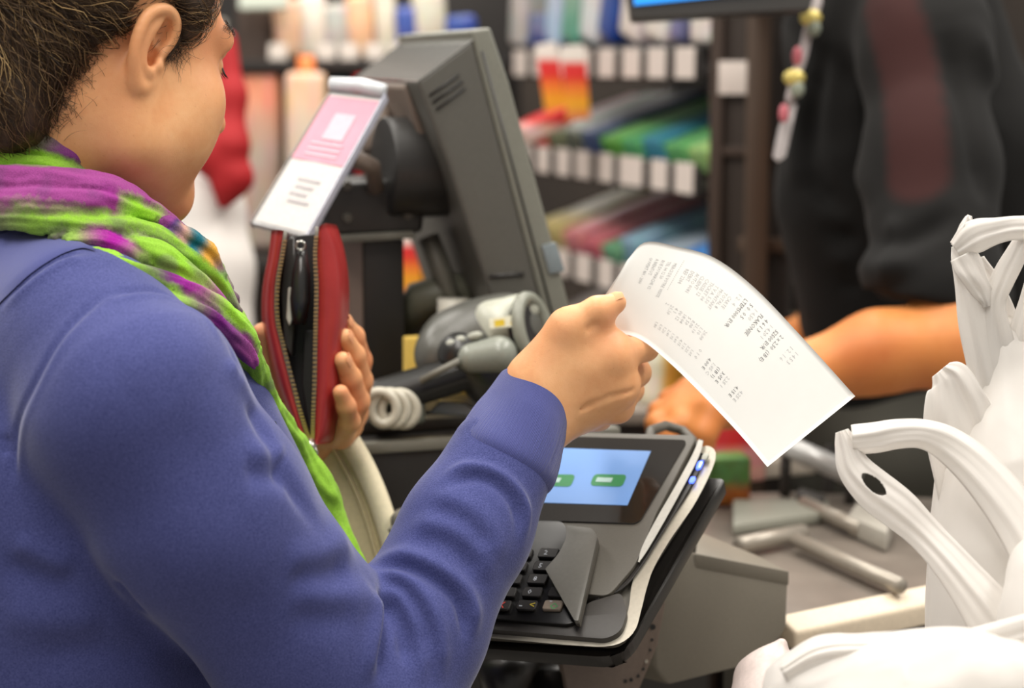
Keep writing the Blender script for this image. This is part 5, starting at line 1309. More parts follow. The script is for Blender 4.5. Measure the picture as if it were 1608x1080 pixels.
# ================================================================== white carrier bags
def film_mat(name, col, trans=0.5):
    m = bpy.data.materials.new(name); m.use_nodes = True; t = m.node_tree; t.nodes.clear()
    out = t.nodes.new('ShaderNodeOutputMaterial'); pr = t.nodes.new('ShaderNodeBsdfPrincipled'); tr = t.nodes.new('ShaderNodeBsdfTranslucent'); mx = t.nodes.new('ShaderNodeMixShader')
    n = t.nodes.new('ShaderNodeTexNoise'); n.inputs['Scale'].default_value = 60; n.inputs['Detail'].default_value = 6; tc = t.nodes.new('ShaderNodeTexCoord')
    mp = t.nodes.new('ShaderNodeMapping'); mp.inputs['Scale'].default_value = (1.2, 1.2, 0.35); t.links.new(tc.outputs['Object'], mp.inputs['Vector']); t.links.new(mp.outputs[0], n.inputs['Vector'])
    b = t.nodes.new('ShaderNodeBump'); b.inputs['Strength'].default_value = 0.22; b.inputs['Distance'].default_value = 0.002; t.links.new(n.outputs['Fac'], b.inputs['Height'])
    pr.inputs['Base Color'].default_value = col; pr.inputs['Roughness'].default_value = 0.38; pr.inputs['Specular IOR Level'].default_value = 0.4
    tr.inputs['Color'].default_value = col; mx.inputs[0].default_value = trans
    t.links.new(b.outputs['Normal'], pr.inputs['Normal'])
    t.links.new(pr.outputs[0], mx.inputs[1]); t.links.new(tr.outputs[0], mx.inputs[2]); t.links.new(mx.outputs[0], out.inputs['Surface']); return m
M_film = film_mat('white_film', srgb(242, 239, 235))
def crumple(V, Q, amp, seed, stretch=(1, 1, 0.4)):
    amp = amp * 0.55
    N = vnormals(V, Q); P = V * np.array(stretch)
    rdg = 1 - np.abs(fbm(P, 22, seed, 3)) * 1.6
    rdg2 = 1 - np.abs(fbm(P, 48, seed + 7, 2)) * 1.6
    return V + N * (rdg * amp + rdg2 * amp * 0.4)[:, None]
def ribbon(name, path, parent, mat=None, m=17, n=70, pleat=0.0007, seed=0, hole=None, bow=0.004, tilt=0.0):
    """film strap: path rows px,py,depth,width_px"""
    A = densify(path, n); c = A[:, :2]; T_ = np.gradient(c, axis=0); T_ /= np.maximum(np.linalg.norm(T_, axis=1), 1e-9)[:, None]
    N2 = np.stack([-T_[:, 1], T_[:, 0]], 1); r = np.random.RandomState(seed); ph = r.rand(4) * 6.28
    V = np.zeros((n, m, 3))
    for i in range(n):
        ii = i / n * 60
        for j in range(m):
            s_ = (j / (m - 1) - .5) * 2
            wv = 1 + 0.06 * math.sin(ii * 0.2 + ph[3])
            x, y = c[i] + N2[i] * s_ * A[i, 3] * 0.5 * wv
            z = -bow * (1 - s_ * s_) + pleat * (math.sin(s_ * 7 + ph[0] + ii * 0.05) + 0.6 * math.sin(s_ * 13 + ph[1] + ii * .11) + 0.5 * math.sin(ii * 0.25 + s_ * 3 + ph[2])) + tilt * s_
            V[i, j] = W(x, y, A[i, 2] + z)
    Q = [(i * m + j, i * m + j + 1, (i + 1) * m + j + 1, (i + 1) * m + j) for i in range(n - 1) for j in range(m - 1)
         if not (hole and ((i / n - hole[0]) / hole[1]) ** 2 + ((j / (m - 2) - hole[2]) / hole[3]) ** 2 < 1)]
    o = obj_np(name, V.reshape(-1, 3), np.array(Q), mat or M_film, parent)
    md = o.modifiers.new('s', 'SOLIDIFY'); md.thickness = 0.0006
    return o
# tall bag with twisted handles
b1 = empty('plastic_bag', W(1610, 1400, 1.36), 'tall white plastic carrier bag with twisted handles standing at the right edge', 'bag', 'white carrier bags')
V, Q = sdf_mesh(chain(pxr([(1572, 520, 1.41, .0125), (1580, 570, 1.41, .017), (1592, 640, 1.41, .024), (1604, 730, 1.405, .050), (1612, 860, 1.40, .060), (1642, 1000, 1.41, .076), (1690, 1180, 1.46, .060), (1690, 1400, 1.46, .06)]), 0.03), 0.0024, 16)
V = crumple(V, Q, 0.0030, 51); obj_np('bag_body', V, Q, M_film, b1)
V, Q = sdf_mesh(chain(pxr([(1546, 470, 1.405, .006), (1560, 560, 1.405, .0085), (1572, 650, 1.405, .014)]), 0.02), 0.0018, 12); V = crumple(V, Q, 0.0018, 53); obj_np('gathered_neck', V, Q, M_film, b1)
ribbon('handle', [(1562, 660, 1.392, 66), (1546, 560, 1.39, 62), (1530, 480, 1.388, 56), (1516, 415, 1.388, 44), (1508, 384, 1.39, 28)], b1, seed=3)
ribbon('handle', [(1500, 392, 1.386, 30), (1530, 372, 1.38, 50), (1566, 362, 1.378, 44), (1600, 358, 1.378, 38), (1640, 364, 1.378, 40), (1690, 400, 1.38, 44)], b1, seed=5)
ribbon('handle', [(1505, 388, 1.388, 26), (1514, 362, 1.386, 20), (1520, 346, 1.386, 16), (1523, 338, 1.388, 7)], b1, seed=8, m=9, n=24, pleat=0.0008)
ribbon('handle', [(1612, 366, 1.384, 30), (1594, 402, 1.384, 34), (1574, 440, 1.386, 38), (1560, 480, 1.388, 42), (1562, 540, 1.39, 60), (1575, 620, 1.392, 70)], b1, seed=11)
ribbon('handle', [(1512, 400, 1.384, 44), (1528, 432, 1.382, 44), (1544, 462, 1.384, 30), (1550, 482, 1.386, 16)], b1, seed=13, n=40)
ribbon('handle', [(1640, 420, 1.39, 40), (1622, 470, 1.392, 44), (1606, 540, 1.395, 50), (1600, 620, 1.398, 60)], b1, seed=17)
ribbon('neck_sheet', [(1590, 760, 1.404, 190), (1580, 660, 1.402, 130), (1572, 590, 1.402, 96), (1560, 520, 1.40, 84), (1543, 450, 1.398, 62), (1526, 410, 1.396, 44)], b1, seed=31, m=25, pleat=0.0012)
ribbon('side_flap', [(1478, 580, 1.386, 34), (1492, 598, 1.383, 78), (1500, 632, 1.382, 100), (1512, 690, 1.384, 112), (1530, 780, 1.388, 120), (1545, 860, 1.39, 110)], b1, seed=33, m=25, pleat=0.0014, tilt=0.004)
# bag with the open loop handle
b2 = empty('plastic_bag', W(1640, 1390, 1.28), 'white plastic carrier bag whose slit loop handle reaches out to the left', 'bag', 'white carrier bags')
V, Q = sdf_mesh(chain(pxr([(1650, 900, 1.29, .026), (1668, 980, 1.283, .034), (1695, 1110, 1.275, .036), (1715, 1390, 1.27, .038)]), 0.03), 0.0026, 14)
V = crumple(V, Q, 0.0030, 61); obj_np('bag_body', V, Q, M_film, b2)
ribbon('handle', [(1338, 690, 1.350, 46), (1374, 687, 1.345, 46), (1412, 681, 1.342, 48), (1452, 682, 1.342, 50), (1492, 700, 1.343, 56), (1540, 742, 1.335, 66), (1596, 812, 1.32, 84), (1650, 900, 1.30, 100)], b2, seed=21, n=80, bow=0.007)
ribbon('handle', [(1322, 676, 1.352, 20), (1330, 700, 1.350, 40), (1342, 735, 1.347, 58), (1372, 768, 1.342, 66), (1412, 800, 1.338, 62), (1452, 838, 1.334, 56), (1500, 892, 1.32, 66), (1560, 970, 1.305, 90), (1620, 1060, 1.295, 120)], b2, seed=23, n=240, m=61, hole=(0.356, 0.066, 0.41, 0.16), bow=0.006)
# low bag in front
b3 = empty('plastic_bag', W(1400, 1400, 1.25), 'low slumped white plastic carrier bag along the bottom edge of the picture', 'bag', 'white carrier bags')
V, Q = sdf_mesh(chain(pxr([(1258, 1082, 1.26, .017), (1300, 1072, 1.26, .023), (1400, 1075, 1.245, .027), (1500, 1080, 1.225, .031), (1585, 1092, 1.20, .032)]), 0.02) + chain(pxr([(1300, 1130, 1.25, .035), (1420, 1180, 1.23, .05), (1420, 1400, 1.215, .06)]), 0.03), 0.0024, 14)
V = crumple(V, Q, 0.0030, 71, (0.5, 1, 1)); obj_np('bag_body', V, Q, M_film, b3)
ribbon('loose_edge', [(1230, 1060, 1.235, 30), (1290, 1030, 1.232, 32), (1370, 1026, 1.23, 36), (1450, 1022, 1.228, 40), (1530, 1010, 1.226, 46), (1620, 990, 1.225, 60)], b3, seed=29, n=60)
bz = min(W(1690, 1400, 1.46)[2] - .065, W(1400, 1400, 1.215)[2] - .065)
bs = empty('bag_stand', (0.43, 1.30, 0), 'low grey shelf below the picture carrying the carrier bags', 'shelf')
box('shelf_top', (0.43, 1.30, bz - 0.012), (0.25, 0.17, 0.012), M_gr2, bs, bevel=0.004)
box('shelf_base', (0.43, 1.30, (bz - 0.026) / 2), (0.22, 0.14, (bz - 0.026) / 2 - 0.001), M_black2, bs, bevel=0.004)
p_ = W(1186, 1060, 1.46)
pk = empty('goods_packet', p_, 'pale pink packet poking out beside the low white bag', 'packet')
V, Q = sdf_mesh([rc(W(1180, 1058, 1.50), W(1212, 1056, 1.49), 0.010, 0.014, 0.01), rc(W(1206, 1050, 1.49), W(1228, 1010, 1.49), 0.010, 0.004, 0.01), rc(W(1205, 1060, 1.49), W(1216, 1110, 1.48), 0.014, 0.03, 0.02), rc(W(1216, 1110, 1.48), np.array([*W(1216, 1110, 1.48)[:2], bz + 0.032]), 0.03, 0.03, 0.02)], 0.002, 12)
V = crumple(V, Q, 0.001, 77); obj_np('packet_film', V, Q, plain('packet_pink', srgb(222, 206, 200), 0.4), pk)

# ================================================================== cashier
M_skin2 = skin_mat('skin_tan', srgb(206, 126, 66), srgb(190, 104, 54), srgb(218, 142, 80))
M_tee = NT('black_jersey'); co = M_tee.coord(); at = M_tee.n('ShaderNodeAttribute'); at.attribute_name = 'Col'
M_tee.l(M_tee.mix(0.3, at.outputs['Color'], M_tee.ramp(M_tee.noise(700, 2, 0.6, co), [(0.3, (0.6, 0.6, 0.6, 1)), (0.7, (1.2, 1.2, 1.2, 1))]), 'MULTIPLY'), M_tee.b.inputs['Base Color'])
M_tee.set(Roughness=0.85); M_tee.b.inputs['Specular IOR Level'].default_value = 0.2; M_tee.b.inputs['Sheen Weight'].default_value = 0.03; M_tee = M_tee.m
ct0 = W(1400, 300, 2.36)
man = empty('person', (ct0[0], ct0[1], 0), 'cashier in a black short-sleeved shirt with a lanyard reaching across the counter', 'person')
cN = W(1395, -70, 2.36)
fdir = unit(np.array([-0.88, -0.30, 0.0])); sdir = np.array([fdir[1], -fdir[0], 0.0])      # he faces left
if sdir[1] > 0: sdir = -sdir                                                              # his near side
hc = cN + np.array([0, 0, 0.17]) + fdir * 0.06
HR2 = np.stack([sdir, fdir, ZZ], 1)
def C2(x, y, z): return hc + HR2 @ np.array([x, y, z])
hd = [ell(C2(0, -0.014, 0.048), (0.076, 0.098, 0.088), HR2, 0.012), ell(C2(0, 0.03, -0.01), (0.06, 0.062, 0.09), HR2, 0.02), ell(C2(0, 0.036, -0.065), (0.052, 0.050, 0.048), HR2, 0.02), ball(C2(0, 0.084, -0.105), 0.018, 0.02),
      rc(C2(0, 0.088, 0.02), C2(0, 0.112, -0.03), 0.007, 0.011, 0.012), ell(C2(0, 0.088, -0.064), (0.026, 0.012, 0.008), HR2, 0.006)]
for s in (1, -1):
    hd += [ball(C2(s * 0.031, 0.090, 0.012), 0.013, 0.014, '-'), ball(C2(s * 0.031, 0.073, 0.012), 0.0125, 0.004), ell(C2(s * 0.070, -0.004, 0.006), (0.009, 0.018, 0.031), HR2, 0.006), rc(C2(s * .05, .01, -.066), C2(s * .016, .08, -.104), .016, .014, .03)]
nS, nE, nW_ = W(1452, 70, 2.17), W(1508, 540, 2.02), W(1150, 622, 2.02)
fS, fE, fW_ = W(1380, 60, 2.52), W(1400, 500, 2.45), W(1190, 560, 2.36)
bd = hd + [rc(hc + [0, 0, -0.06], cN, 0.058, 0.062, 0.03), rc(cN, nS, 0.06, 0.055, 0.05), rc(cN, fS, 0.06, 0.055, 0.05), rc(cN - ZZ * 0.08, cN - ZZ * 0.42 + fdir * -0.02, 0.10, 0.11, 0.06)]
bd += [rc(nS, nE, 0.050, 0.042, 0.03), rc(nE, W(1380, 552, 2.02), 0.042, 0.037, 0.03), rc(W(1380, 552, 2.02), nW_, 0.037, 0.029, 0.03), rc(fS, fE, 0.050, 0.042, 0.03), rc(fE, fW_, 0.042, 0.030, 0.03)]
# near hand, palm down, reaching for the goods
kn = [W(1082, 612, 2.035), W(1068, 632, 2.02), W(1062, 650, 2.005), W(1072, 664, 1.99)]
for k_, r_ in zip(kn, (.013, .0135, .0135, .012)): bd.append(rc(nW_ + (k_ - kn[1]) * 0.4, k_, 0.020, r_, 0.016))
tips = [[(1050, 628, 2.04), (1044, 652, 2.04), (1050, 668, 2.04)], [(1034, 646, 2.02), (1030, 672, 2.02), (1036, 690, 2.02)], [(1030, 664, 2.0), (1032, 690, 2.0), (1044, 704, 2.0)], [(1044, 680, 1.985), (1052, 700, 1.985), (1062, 710, 1.985)]]
for k_, tp_ in zip(kn, tips): bd += finger([k_] + [W(*x) for x in tp_], [0.0122, 0.0108, 0.0094, 0.0078])
bd += finger([W(1120, 648, 1.985), W(1104, 680, 1.975), W(1100, 704, 1.98), W(1092, 720, 1.985)], [0.019, 0.0125, 0.011, 0.0085], 0.01)
kf = [W(1160, 545, 2.36), W(1158, 556, 2.34), W(1160, 567, 2.325), W(1166, 576, 2.31)]
for k_ in kf:
    bd.append(rc(fW_, k_, 0.019, 0.012, 0.014)); bd += finger([k_, k_ + W(1142, 566, 2.35) - W(1160, 558, 2.35), k_ + W(1136, 584, 2.35) - W(1160, 558, 2.35)], [0.0115, 0.010, 0.008])
bd += finger([fW_ + W(1180, 570, 2.32) - W(1190, 560, 2.36), W(1172, 588, 2.30), W(1158, 598, 2.30)], [0.016, 0.011, 0.009], 0.01)
V, Q = sdf_mesh(bd, 0.0036, 16)
obj_np('body', V, Q, M_skin2, man)
V, Q = sdf_mesh([ell(C2(0, -0.022, 0.058), (0.082, 0.102, 0.090), HR2, 0.01), ell(C2(0, -0.06, -0.02), (0.06, 0.045, 0.05), HR2, 0.03), ell(C2(0, 0.115, 0.0), (0.07, 0.075, 0.085), HR2, 0.014, '-'), ell(C2(.078, 0, -.02), (.03, .03, .05), HR2, .01, '-'), ell(C2(-.078, 0, -.02), (.03, .03, .05), HR2, .01, '-')], 0.004, 12)
V = V + vnormals(V, Q) * (fbm(V, 80, 5, 3) * 0.003)[:, None]
o = obj_np('hair', V, Q, M_hairbase, man); o['label'] = 'short dark hair'
for s in (1, -1):
    V, Q = sdf_mesh([ball(C2(s * 0.031, 0.0765, 0.012), 0.0120)], 0.002, 8); e = obj_np('eye', V, Q, M_eye, man)
    V, Q = sdf_mesh([ball(C2(s * 0.031, 0.084, 0.011), 0.0056)], 0.0012, 8); obj_np('iris', V, Q, M_iris, e)
# shirt
ts = [rc(cN + ZZ * -0.03, cN - ZZ * 0.08, 0.085, 0.11, 0.04), rc(W(1380, 60, 2.36), W(1400, 330, 2.36), 0.105, 0.100, 0.05), rc(W(1350, 40, 2.30), W(1330, 250, 2.30), 0.060, 0.070, 0.06), rc(W(1400, 330, 2.36), W(1395, 620, 2.42), 0.10, 0.105, 0.06), rc(W(1300, 330, 2.30), W(1345, 560, 2.36), 0.050, 0.045, 0.06),
      rc(W(1480, 40, 2.34), W(1540, 240, 2.34), 0.070, 0.080, 0.05), rc(W(1540, 240, 2.34), W(1530, 420, 2.34), .08, .07, .05)]
ts += [rc(nS + ZZ * 0.01, W(1462, 250, 2.11), 0.062, 0.066, 0.03), rc(W(1462, 250, 2.11), W(1462, 462, 2.055), 0.066, 0.070, 0.03), rc(W(1432, 430, 2.05), W(1510, 462, 2.05), 0.045, 0.050, 0.02),
       rc(fS + ZZ * 0.01, W(1392, 430, 2.47), 0.062, 0.066, 0.03), rc(cN, nS, .07, .064, .05), rc(cN, fS, .07, .064, .05)]
hem = W(1450, 520, 2.03); hn = unit(W(1500, 640, 2.0) - W(1440, 440, 2.05))
ts += [rbox(W(1468, 568, 2.03) , (0.12, 0.09, 0.055), np.stack([camvec(0.96, -0.22, 0), FWD, camvec(0.22, 0.96, 0)], 1), 0.004, 0.006, '-')]
V, Q = sdf_mesh(ts, 0.004, 14)
tb = BVHTree.FromPolygons([Vector(v) for v in V], [tuple(q) for q in Q]); N = vnormals(V, Q); dp = np.zeros(len(V))
for pl, amp, w in (([(1300, 60), (1278, 150), (1272, 240), (1290, 300), (1340, 340)], -14, 14), ([(1270, 120), (1252, 220), (1262, 300)], 8, 14), ([(1480, 40), (1520, 180), (1545, 330)], -10, 12), ([(1520, 20), (1560, 150), (1580, 300)], 8, 18), ([(1350, 100), (1345, 220), (1370, 330)], 6, 18),
                   ([(1280, 350), (1360, 385), (1440, 370), (1510, 330)], -9, 12), ([(1290, 390), (1370, 425), (1450, 405)], 7, 12), ([(1310, 440), (1370, 460), (1430, 440)], -6, 10), ([(1400, 330), (1400, 400), (1388, 470)], 5, 10)):
    dp += fold(V, N, trace(pl, tb), amp * 0.001, w * 0.001)
V = smooth_verts(V + N * (dp + fbm(V, 12, 91, 2) * 0.003)[:, None], Q, 2)
ct = np.tile(np.array([[0.0085, 0.0080, 0.0076]]), (len(V), 1))
pan = trace([(1385, -10), (1410, 60), (1430, 140), (1438, 220), (1440, 290)], tb, 30)
if len(pan):
    d_ = np.min(np.linalg.norm(V[:, None, :] - pan[None, ::3, :], axis=2), axis=1); wgt = np.clip((0.040 - d_) / 0.014, 0, 1)[:, None]
    ct = ct * (1 - wgt) + np.array([[0.036, 0.011, 0.010]]) * wgt
tee = obj_np('shirt', V, Q, M_tee, man, col=ct); tee['label'] = 'black short-sleeved shirt with a dark red panel on the sleeve'
V, Q = sdf_mesh([ell(W(1395, 700, 2.42), (0.12, 0.12, 0.13), None, 0.05)] + [x for s in (1, -1) for x in (rc(W(1395, 720, 2.42) + sdir * 0.08 * s, np.array([*(W(1395, 720, 2.42) + sdir * 0.09 * s)[:2], 0.48]), 0.09, 0.065, 0.03), rc(np.array([*(W(1395, 720, 2.42) + sdir * 0.09 * s)[:2], 0.48]), np.array([*(W(1395, 720, 2.42) + sdir * 0.09 * s)[:2], 0.10]), 0.065, 0.055, 0.03))], 0.007, 12)
obj_np('trousers', V, Q, plain('olive_black_cloth', srgb(52, 50, 42), 0.85), man)
for s in (1, -1):
    a_ = np.array([*(W(1395, 720, 2.42) + sdir * 0.09 * s)[:2], 0.0])
    V, Q = sdf_mesh([rc(a_ + [0, 0, 0.06], a_ + [0, 0, 0.13], 0.045, 0.042, 0.03), rc(a_ - fdir * 0.02 + [0, 0, 0.036], a_ + fdir * 0.14 + [0, 0, 0.032], 0.038, 0.034, 0.03)], 0.006, 10)
    V[:, 2] = np.maximum(V[:, 2], 0.001); obj_np('shoe', V, Q, M_shoe, man)
# lanyard with pins and badge card
lan = empty('lanyard', W(1240, 170, 2.22), 'pale lanyard with yellow pins and a white badge hanging at the cashier\'s chest', 'lanyard')
M_lan = plain('lanyard_pale', srgb(196, 186, 186), 0.5); M_pin = plain('pin_gold', srgb(226, 206, 120), 0.3, metal=0.3); M_dot = plain('pink_dot', srgb(200, 110, 120), 0.4)
lp_ = [(1330, -60, 2.25), (1290, -20, 2.21), (1282, 10, 2.20), (1270, 44, 2.20), (1260, 90, 2.20), (1248, 122, 2.20), (1240, 160, 2.20)]
V, Q = tube_arrays(np.array([W(*p) for p in densify(lp_, 30)]), 0.0058, 8, flat=0.5); tube('strap', [W(*p) for p in densify(lp_, 30)], 0.0056, M_lan, lan, 8)
for x, y in ((1273, 28), (1247, 122)):
    V, Q = sdf_mesh([ell(W(x, y, 2.19), (0.0125, 0.006, 0.0095))], 0.0016, 8); obj_np('pin', V, Q, M_pin, lan)
for x, y in ((1278, 44), (1252, 140)):
    V, Q = sdf_mesh([ell(W(x, y, 2.19), (0.008, 0.005, 0.010))], 0.0016, 8); obj_np('clip', V, Q, plain('clip_green_grey', srgb(150, 156, 140), 0.3), lan)
for x, y in ((1252, 88), (1231, 178)):
    V, Q = sdf_mesh([ell(W(x, y, 2.19), (0.006, 0.004, 0.011))], 0.0016, 8); obj_np('tag_dot', V, Q, M_dot, lan)
prism('badge', [W(1236, 160, 2.205), W(1252, 164, 2.205), W(1234, 246, 2.215), W(1222, 254, 2.215), W(1214, 246, 2.215), W(1222, 205, 2.21)], FWD * 0.003, plain('badge_white', srgb(206, 200, 200), 0.3), lan, 0.001)

# ================================================================== rack of small goods behind
RO_ = W(1105, 100, 2.72); 
RD = unit([-0.33, 0.944, 0.0]); RN = np.array([-0.944, -0.33, 0.0]); RB = -RN        # along the rack, out of its face, into it
def R(a, b, z): return np.array([RO_[0], RO_[1], 0]) + RD * a + RB * b + ZZ * z
rack = empty('goods_rack', R(0.4, 0.1, 0), 'dark goods rack with rows of white price tags, facing the till', 'rack')
M_rk = plain('rack_black', srgb(34, 29, 26), 0.55); M_tagp = plain('tag_paper', srgb(214, 202, 194), 0.5, var=0.03); M_tagt = plain('tag_print', srgb(150, 136, 132), 0.6)
def rbx(name, a0, a1, b0, b1, z0, z1, mat, parent, bev=0.002):
    return prism(name, [R(a0, b0, z0), R(a1, b0, z0), R(a1, b1, z0), R(a0, b1, z0)], ZZ * (z1 - z0), mat, parent, bev)
LEV = [0.97, 1.13, 1.293, 1.452, 1.72]
RL = 0.80
rbx('back_panel', 0.0, RL, 0.30, 0.32, 0.0, 2.0, M_rk, rack)
rbx('plinth', 0.0, RL, 0.02, 0.30, 0.0, 0.9, M_rk, rack)
for li, z in enumerate(LEV):
    s_ = prism('shelf', [R(0, 0, z - 0.018), R(RL, 0, z - 0.018), R(RL, 0.30, z + 0.085), R(0, 0.30, z + 0.085)], ZZ * 0.006, M_rk, rack, 0)
    rl = rbx('price_rail', 0.0, RL, -0.006, 0.0, z - 0.026, z + 0.018, M_rk, s_)
    a = 0.012; k = 0
    r_ = np.random.RandomState(10 + li)
    while a < RL - 0.08:
        w_ = [0.062, 0.058, 0.088, 0.060, 0.066][k % 5] if li in (1, 2) else 0.066
        V0 = [R(a, -0.0075, z - 0.022), R(a + w_, -0.0075, z - 0.022), R(a + w_, -0.0075, z + 0.021), R(a, -0.0075, z + 0.021)]
        prism('price_tag', V0, RN * 0.0012, M_tagp, s_, 0.0006, 1)
        a += w_ + 0.026 + 0.008 * r_.rand(); k += 1
cols2 = [('lime', srgb(150, 190, 120)), ('green', srgb(96, 168, 104)), ('teal', srgb(62, 138, 160)), ('light green', srgb(88, 170, 112)), ('leaf green', srgb(92, 160, 70)), ('navy', srgb(66, 84, 120)), ('slate', srgb(96, 104, 92)), ('grey green', srgb(120, 128, 100)), ('red', srgb(196, 56, 50))]
cols1 = [('blue', srgb(30, 104, 170)), ('silver blue', srgb(150, 170, 184)), ('pale blue', srgb(164, 190, 206)), ('sky', srgb(136, 176, 196)), ('mint', srgb(110, 168, 130)), ('rose', srgb(200, 110, 120)), ('pink', srgb(214, 136, 140)), ('straw', srgb(206, 190, 130)), ('cream', srgb(214, 202, 150))]
cols0 = [('white', srgb(210, 206, 200)), ('sand', srgb(196, 180, 150)), ('white', srgb(214, 208, 200)), ('pale grey', srgb(180, 176, 170)), ('tan', srgb(180, 150, 116)), ('white', srgb(208, 204, 200)), ('cream', srgb(206, 196, 170)), ('grey', srgb(150, 148, 144)), ('tan', srgb(170, 140, 110))]
ordn = ['first', 'second', 'third', 'fourth', 'fifth', 'sixth', 'seventh', 'eighth', 'ninth']
def gum(li, cols, shelfname, grp):
    z = LEV[li]; a = 0.004; r_ = np.random.RandomState(30 + li)
    for k, (nm, c) in enumerate(cols):
        w_ = 0.074 + 0.006 * r_.rand(); top_h = 0.030 + 0.026 * r_.rand()
        t_ = 0.12 * (r_.rand() - .3)
        ax_ = (unit(RD + RB * t_), unit(RB - RD * t_ + ZZ * 0.35), unit(ZZ - RB * 0.35))
        cc = R(a + w_ / 2, 0.112, z + 0.031 + top_h * 0.6)
        m_ = two('print_%d_%d' % (li, k), c, tuple(np.minimum(1, np.array(c[:3]) * (0.55 + 0.9 * r_.rand()) + 0.04)) + (1,), 0.35 + 0.3 * r_.rand(), r_.randint(0, 3), 0.08)
        lbl = '%s packets in a tray, %s from the near end of the %s' % (nm, ordn[k], shelfname)
        pack('packet_tray', cc, ax_, (w_ / 2 - 0.003, 0.100, top_h / 2), m_, lbl, 'packets', grp, 0.006)
        a += w_ + 0.006
gum(2, cols2, 'middle tagged shelf', 'packets on the middle tagged shelf')
gum(1, cols1, 'lower tagged shelf', 'packets on the lower tagged shelf')
gum(0, cols0, 'lowest shelf', 'packets on the lowest shelf')
big = [('white carton', srgb(222, 214, 206), 0.075, 0.15, 0.0), ('violet grey carton', srgb(120, 120, 160), 0.05, 0.14, -14), ('white bag', srgb(226, 218, 210), 0.085, 0.17, -10), ('white pink-marked carton', srgb(224, 212, 206), 0.085, 0.18, -14), ('blue and navy bag', srgb(44, 92, 160), 0.075, 0.17, -20),
       ('pale white pouch', srgb(214, 216, 218), 0.08, 0.16, -14), ('green and white pouch', srgb(96, 160, 136), 0.08, 0.15, -10), ('pale blue pouch', srgb(176, 200, 226), 0.07, 0.16, -8), ('dark blue box', srgb(40, 60, 130), 0.09, 0.06, 0), ('grey white pouch', srgb(190, 186, 180), 0.08, 0.14, -6)]
a = 0.012
for k, (nm, c, w_, h_, lean) in enumerate(big):
    l = math.radians(lean); X = RD * math.cos(l) - ZZ * math.sin(l); Z = ZZ * math.cos(l) + RD * math.sin(l)
    cc = R(a + w_ / 2, 0.062, LEV[3] + 0.024 + h_ / 2 * math.cos(l) + abs(math.sin(l)) * w_ / 2)
    m_ = two('bigprint_%d' % k, c, tuple(np.minimum(1, np.array(c[:3]) * 0.75 + 0.15)) + (1,), 0.4, 2, 0.15) if nm != 'blue and navy bag' else two('bigprint_b', srgb(30, 70, 150), srgb(110, 150, 200), 0.6, 0, 0.2)
    pack('goods_pouch', cc, (X, RB, Z), (w_ / 2 - 0.004, 0.048, h_ / 2), m_, '%s standing on the top tagged shelf, %s' % (nm, 'nearest the end panel' if k == 0 else ordn[k] + ' from the end panel' if k < 9 else 'deepest along the rack'), 'pouch', 'pouches on the top tagged shelf', 0.012)
    a += w_ + 0.008
# sale tags hanging on the rails
def sale(px, py, d, wpx, hpx, lean, lbl):
    c_, ax_, hf_ = fit(px, py, d, wpx, hpx, 0.003, 8, lean)
    t = 'sale_print'
    if t not in _mats:
        n = NT(t); sp = n.n('ShaderNodeSeparateXYZ'); n.l(n.coord('Generated'), sp.inputs[0])
        n.l(n.ramp(sp.outputs[2], [(0.0, srgb(226, 120, 90)), (0.22, srgb(250, 176, 40)), (0.42, srgb(246, 130, 50)), (0.58, srgb(224, 44, 44)), (0.74, srgb(226, 60, 56)), (0.80, srgb(236, 226, 216)), (1.0, srgb(236, 228, 220))]), n.b.inputs['Base Color']); n.set(Roughness=0.5); _mats[t] = n.m
    pack('sale_tag', c_, ax_, hf_, _mats[t], lbl, 'sale tag', 'red and orange sale tags', 0.001)
sale(866, 126, 3.02, 34, 116, -9, 'left one of the two red and orange sale tags under the top tagged shelf')
sale(904, 130, 2.97, 38, 116, -5, 'right one of the two red and orange sale tags under the top tagged shelf')
sale(643, 412, 3.433, 38, 104, -3, 'single red and orange sale tag between the black column and the till screen')
c_, ax_, hf_ = fit(862, 196, 3.02, 84, 30, 0.06, 18, -24)
pack('candy_box', c_, ax_, hf_, two('candy_print', srgb(222, 190, 180), srgb(196, 40, 40), 0.5, 2, 0.1), 'red and pale candy box tilted below the pair of sale tags', 'candy')
# end panel of the rack
ep = empty('end_panel', R(-0.08, 0.1, 0), 'dark brown end panel of the goods rack with a small white label', 'panel')
p0, p1 = W(1112, 300, 2.66), W(1240, 300, 2.62)
pdir = unit(np.array([p1[0] - p0[0], p1[1] - p0[1], 0])); pnn = np.array([-pdir[1], pdir[0], 0]); pw = np.linalg.norm((p1 - p0)[:2])
def EP(a, b, z): return np.array([p0[0], p0[1], 0]) + pdir * a * pw + pnn * b + ZZ * z
def epb(name, a0, a1, b0, b1, z0, z1, mat, bev=0.002): return prism(name, [EP(a0, b0, z0), EP(a1, b0, z0), EP(a1, b1, z0), EP(a0, b1, z0)], ZZ * (z1 - z0), mat, ep, bev)
epb('panel_board', 0.0, 1.0, 0.012, 0.03, 0.0, 2.0, plain('panel_dark', srgb(46, 34, 26), 0.55))
epb('panel_stile', 0.0, 0.16, 0.0, 0.012, 0.0, 2.0, M_brown); epb('panel_stile', 0.80, 1.0, 0.0, 0.012, 0.0, 2.0, plain('stile_black', srgb(36, 30, 26), 0.5))
zz1 = W(1170, 238, 2.64)[2]; epb('panel_rail', 0.16, 0.80, 0.002, 0.012, zz1 - 0.006, zz1 + 0.006, M_brown)
zz2 = W(1200, 386, 2.62)[2]; epb('panel_ledge', 0.40, 1.0, -0.01, 0.012, zz2 - 0.009, zz2 + 0.009, M_brown2)
zl, zh = W(1150, 148, 2.64)[2], W(1150, 96, 2.64)[2]
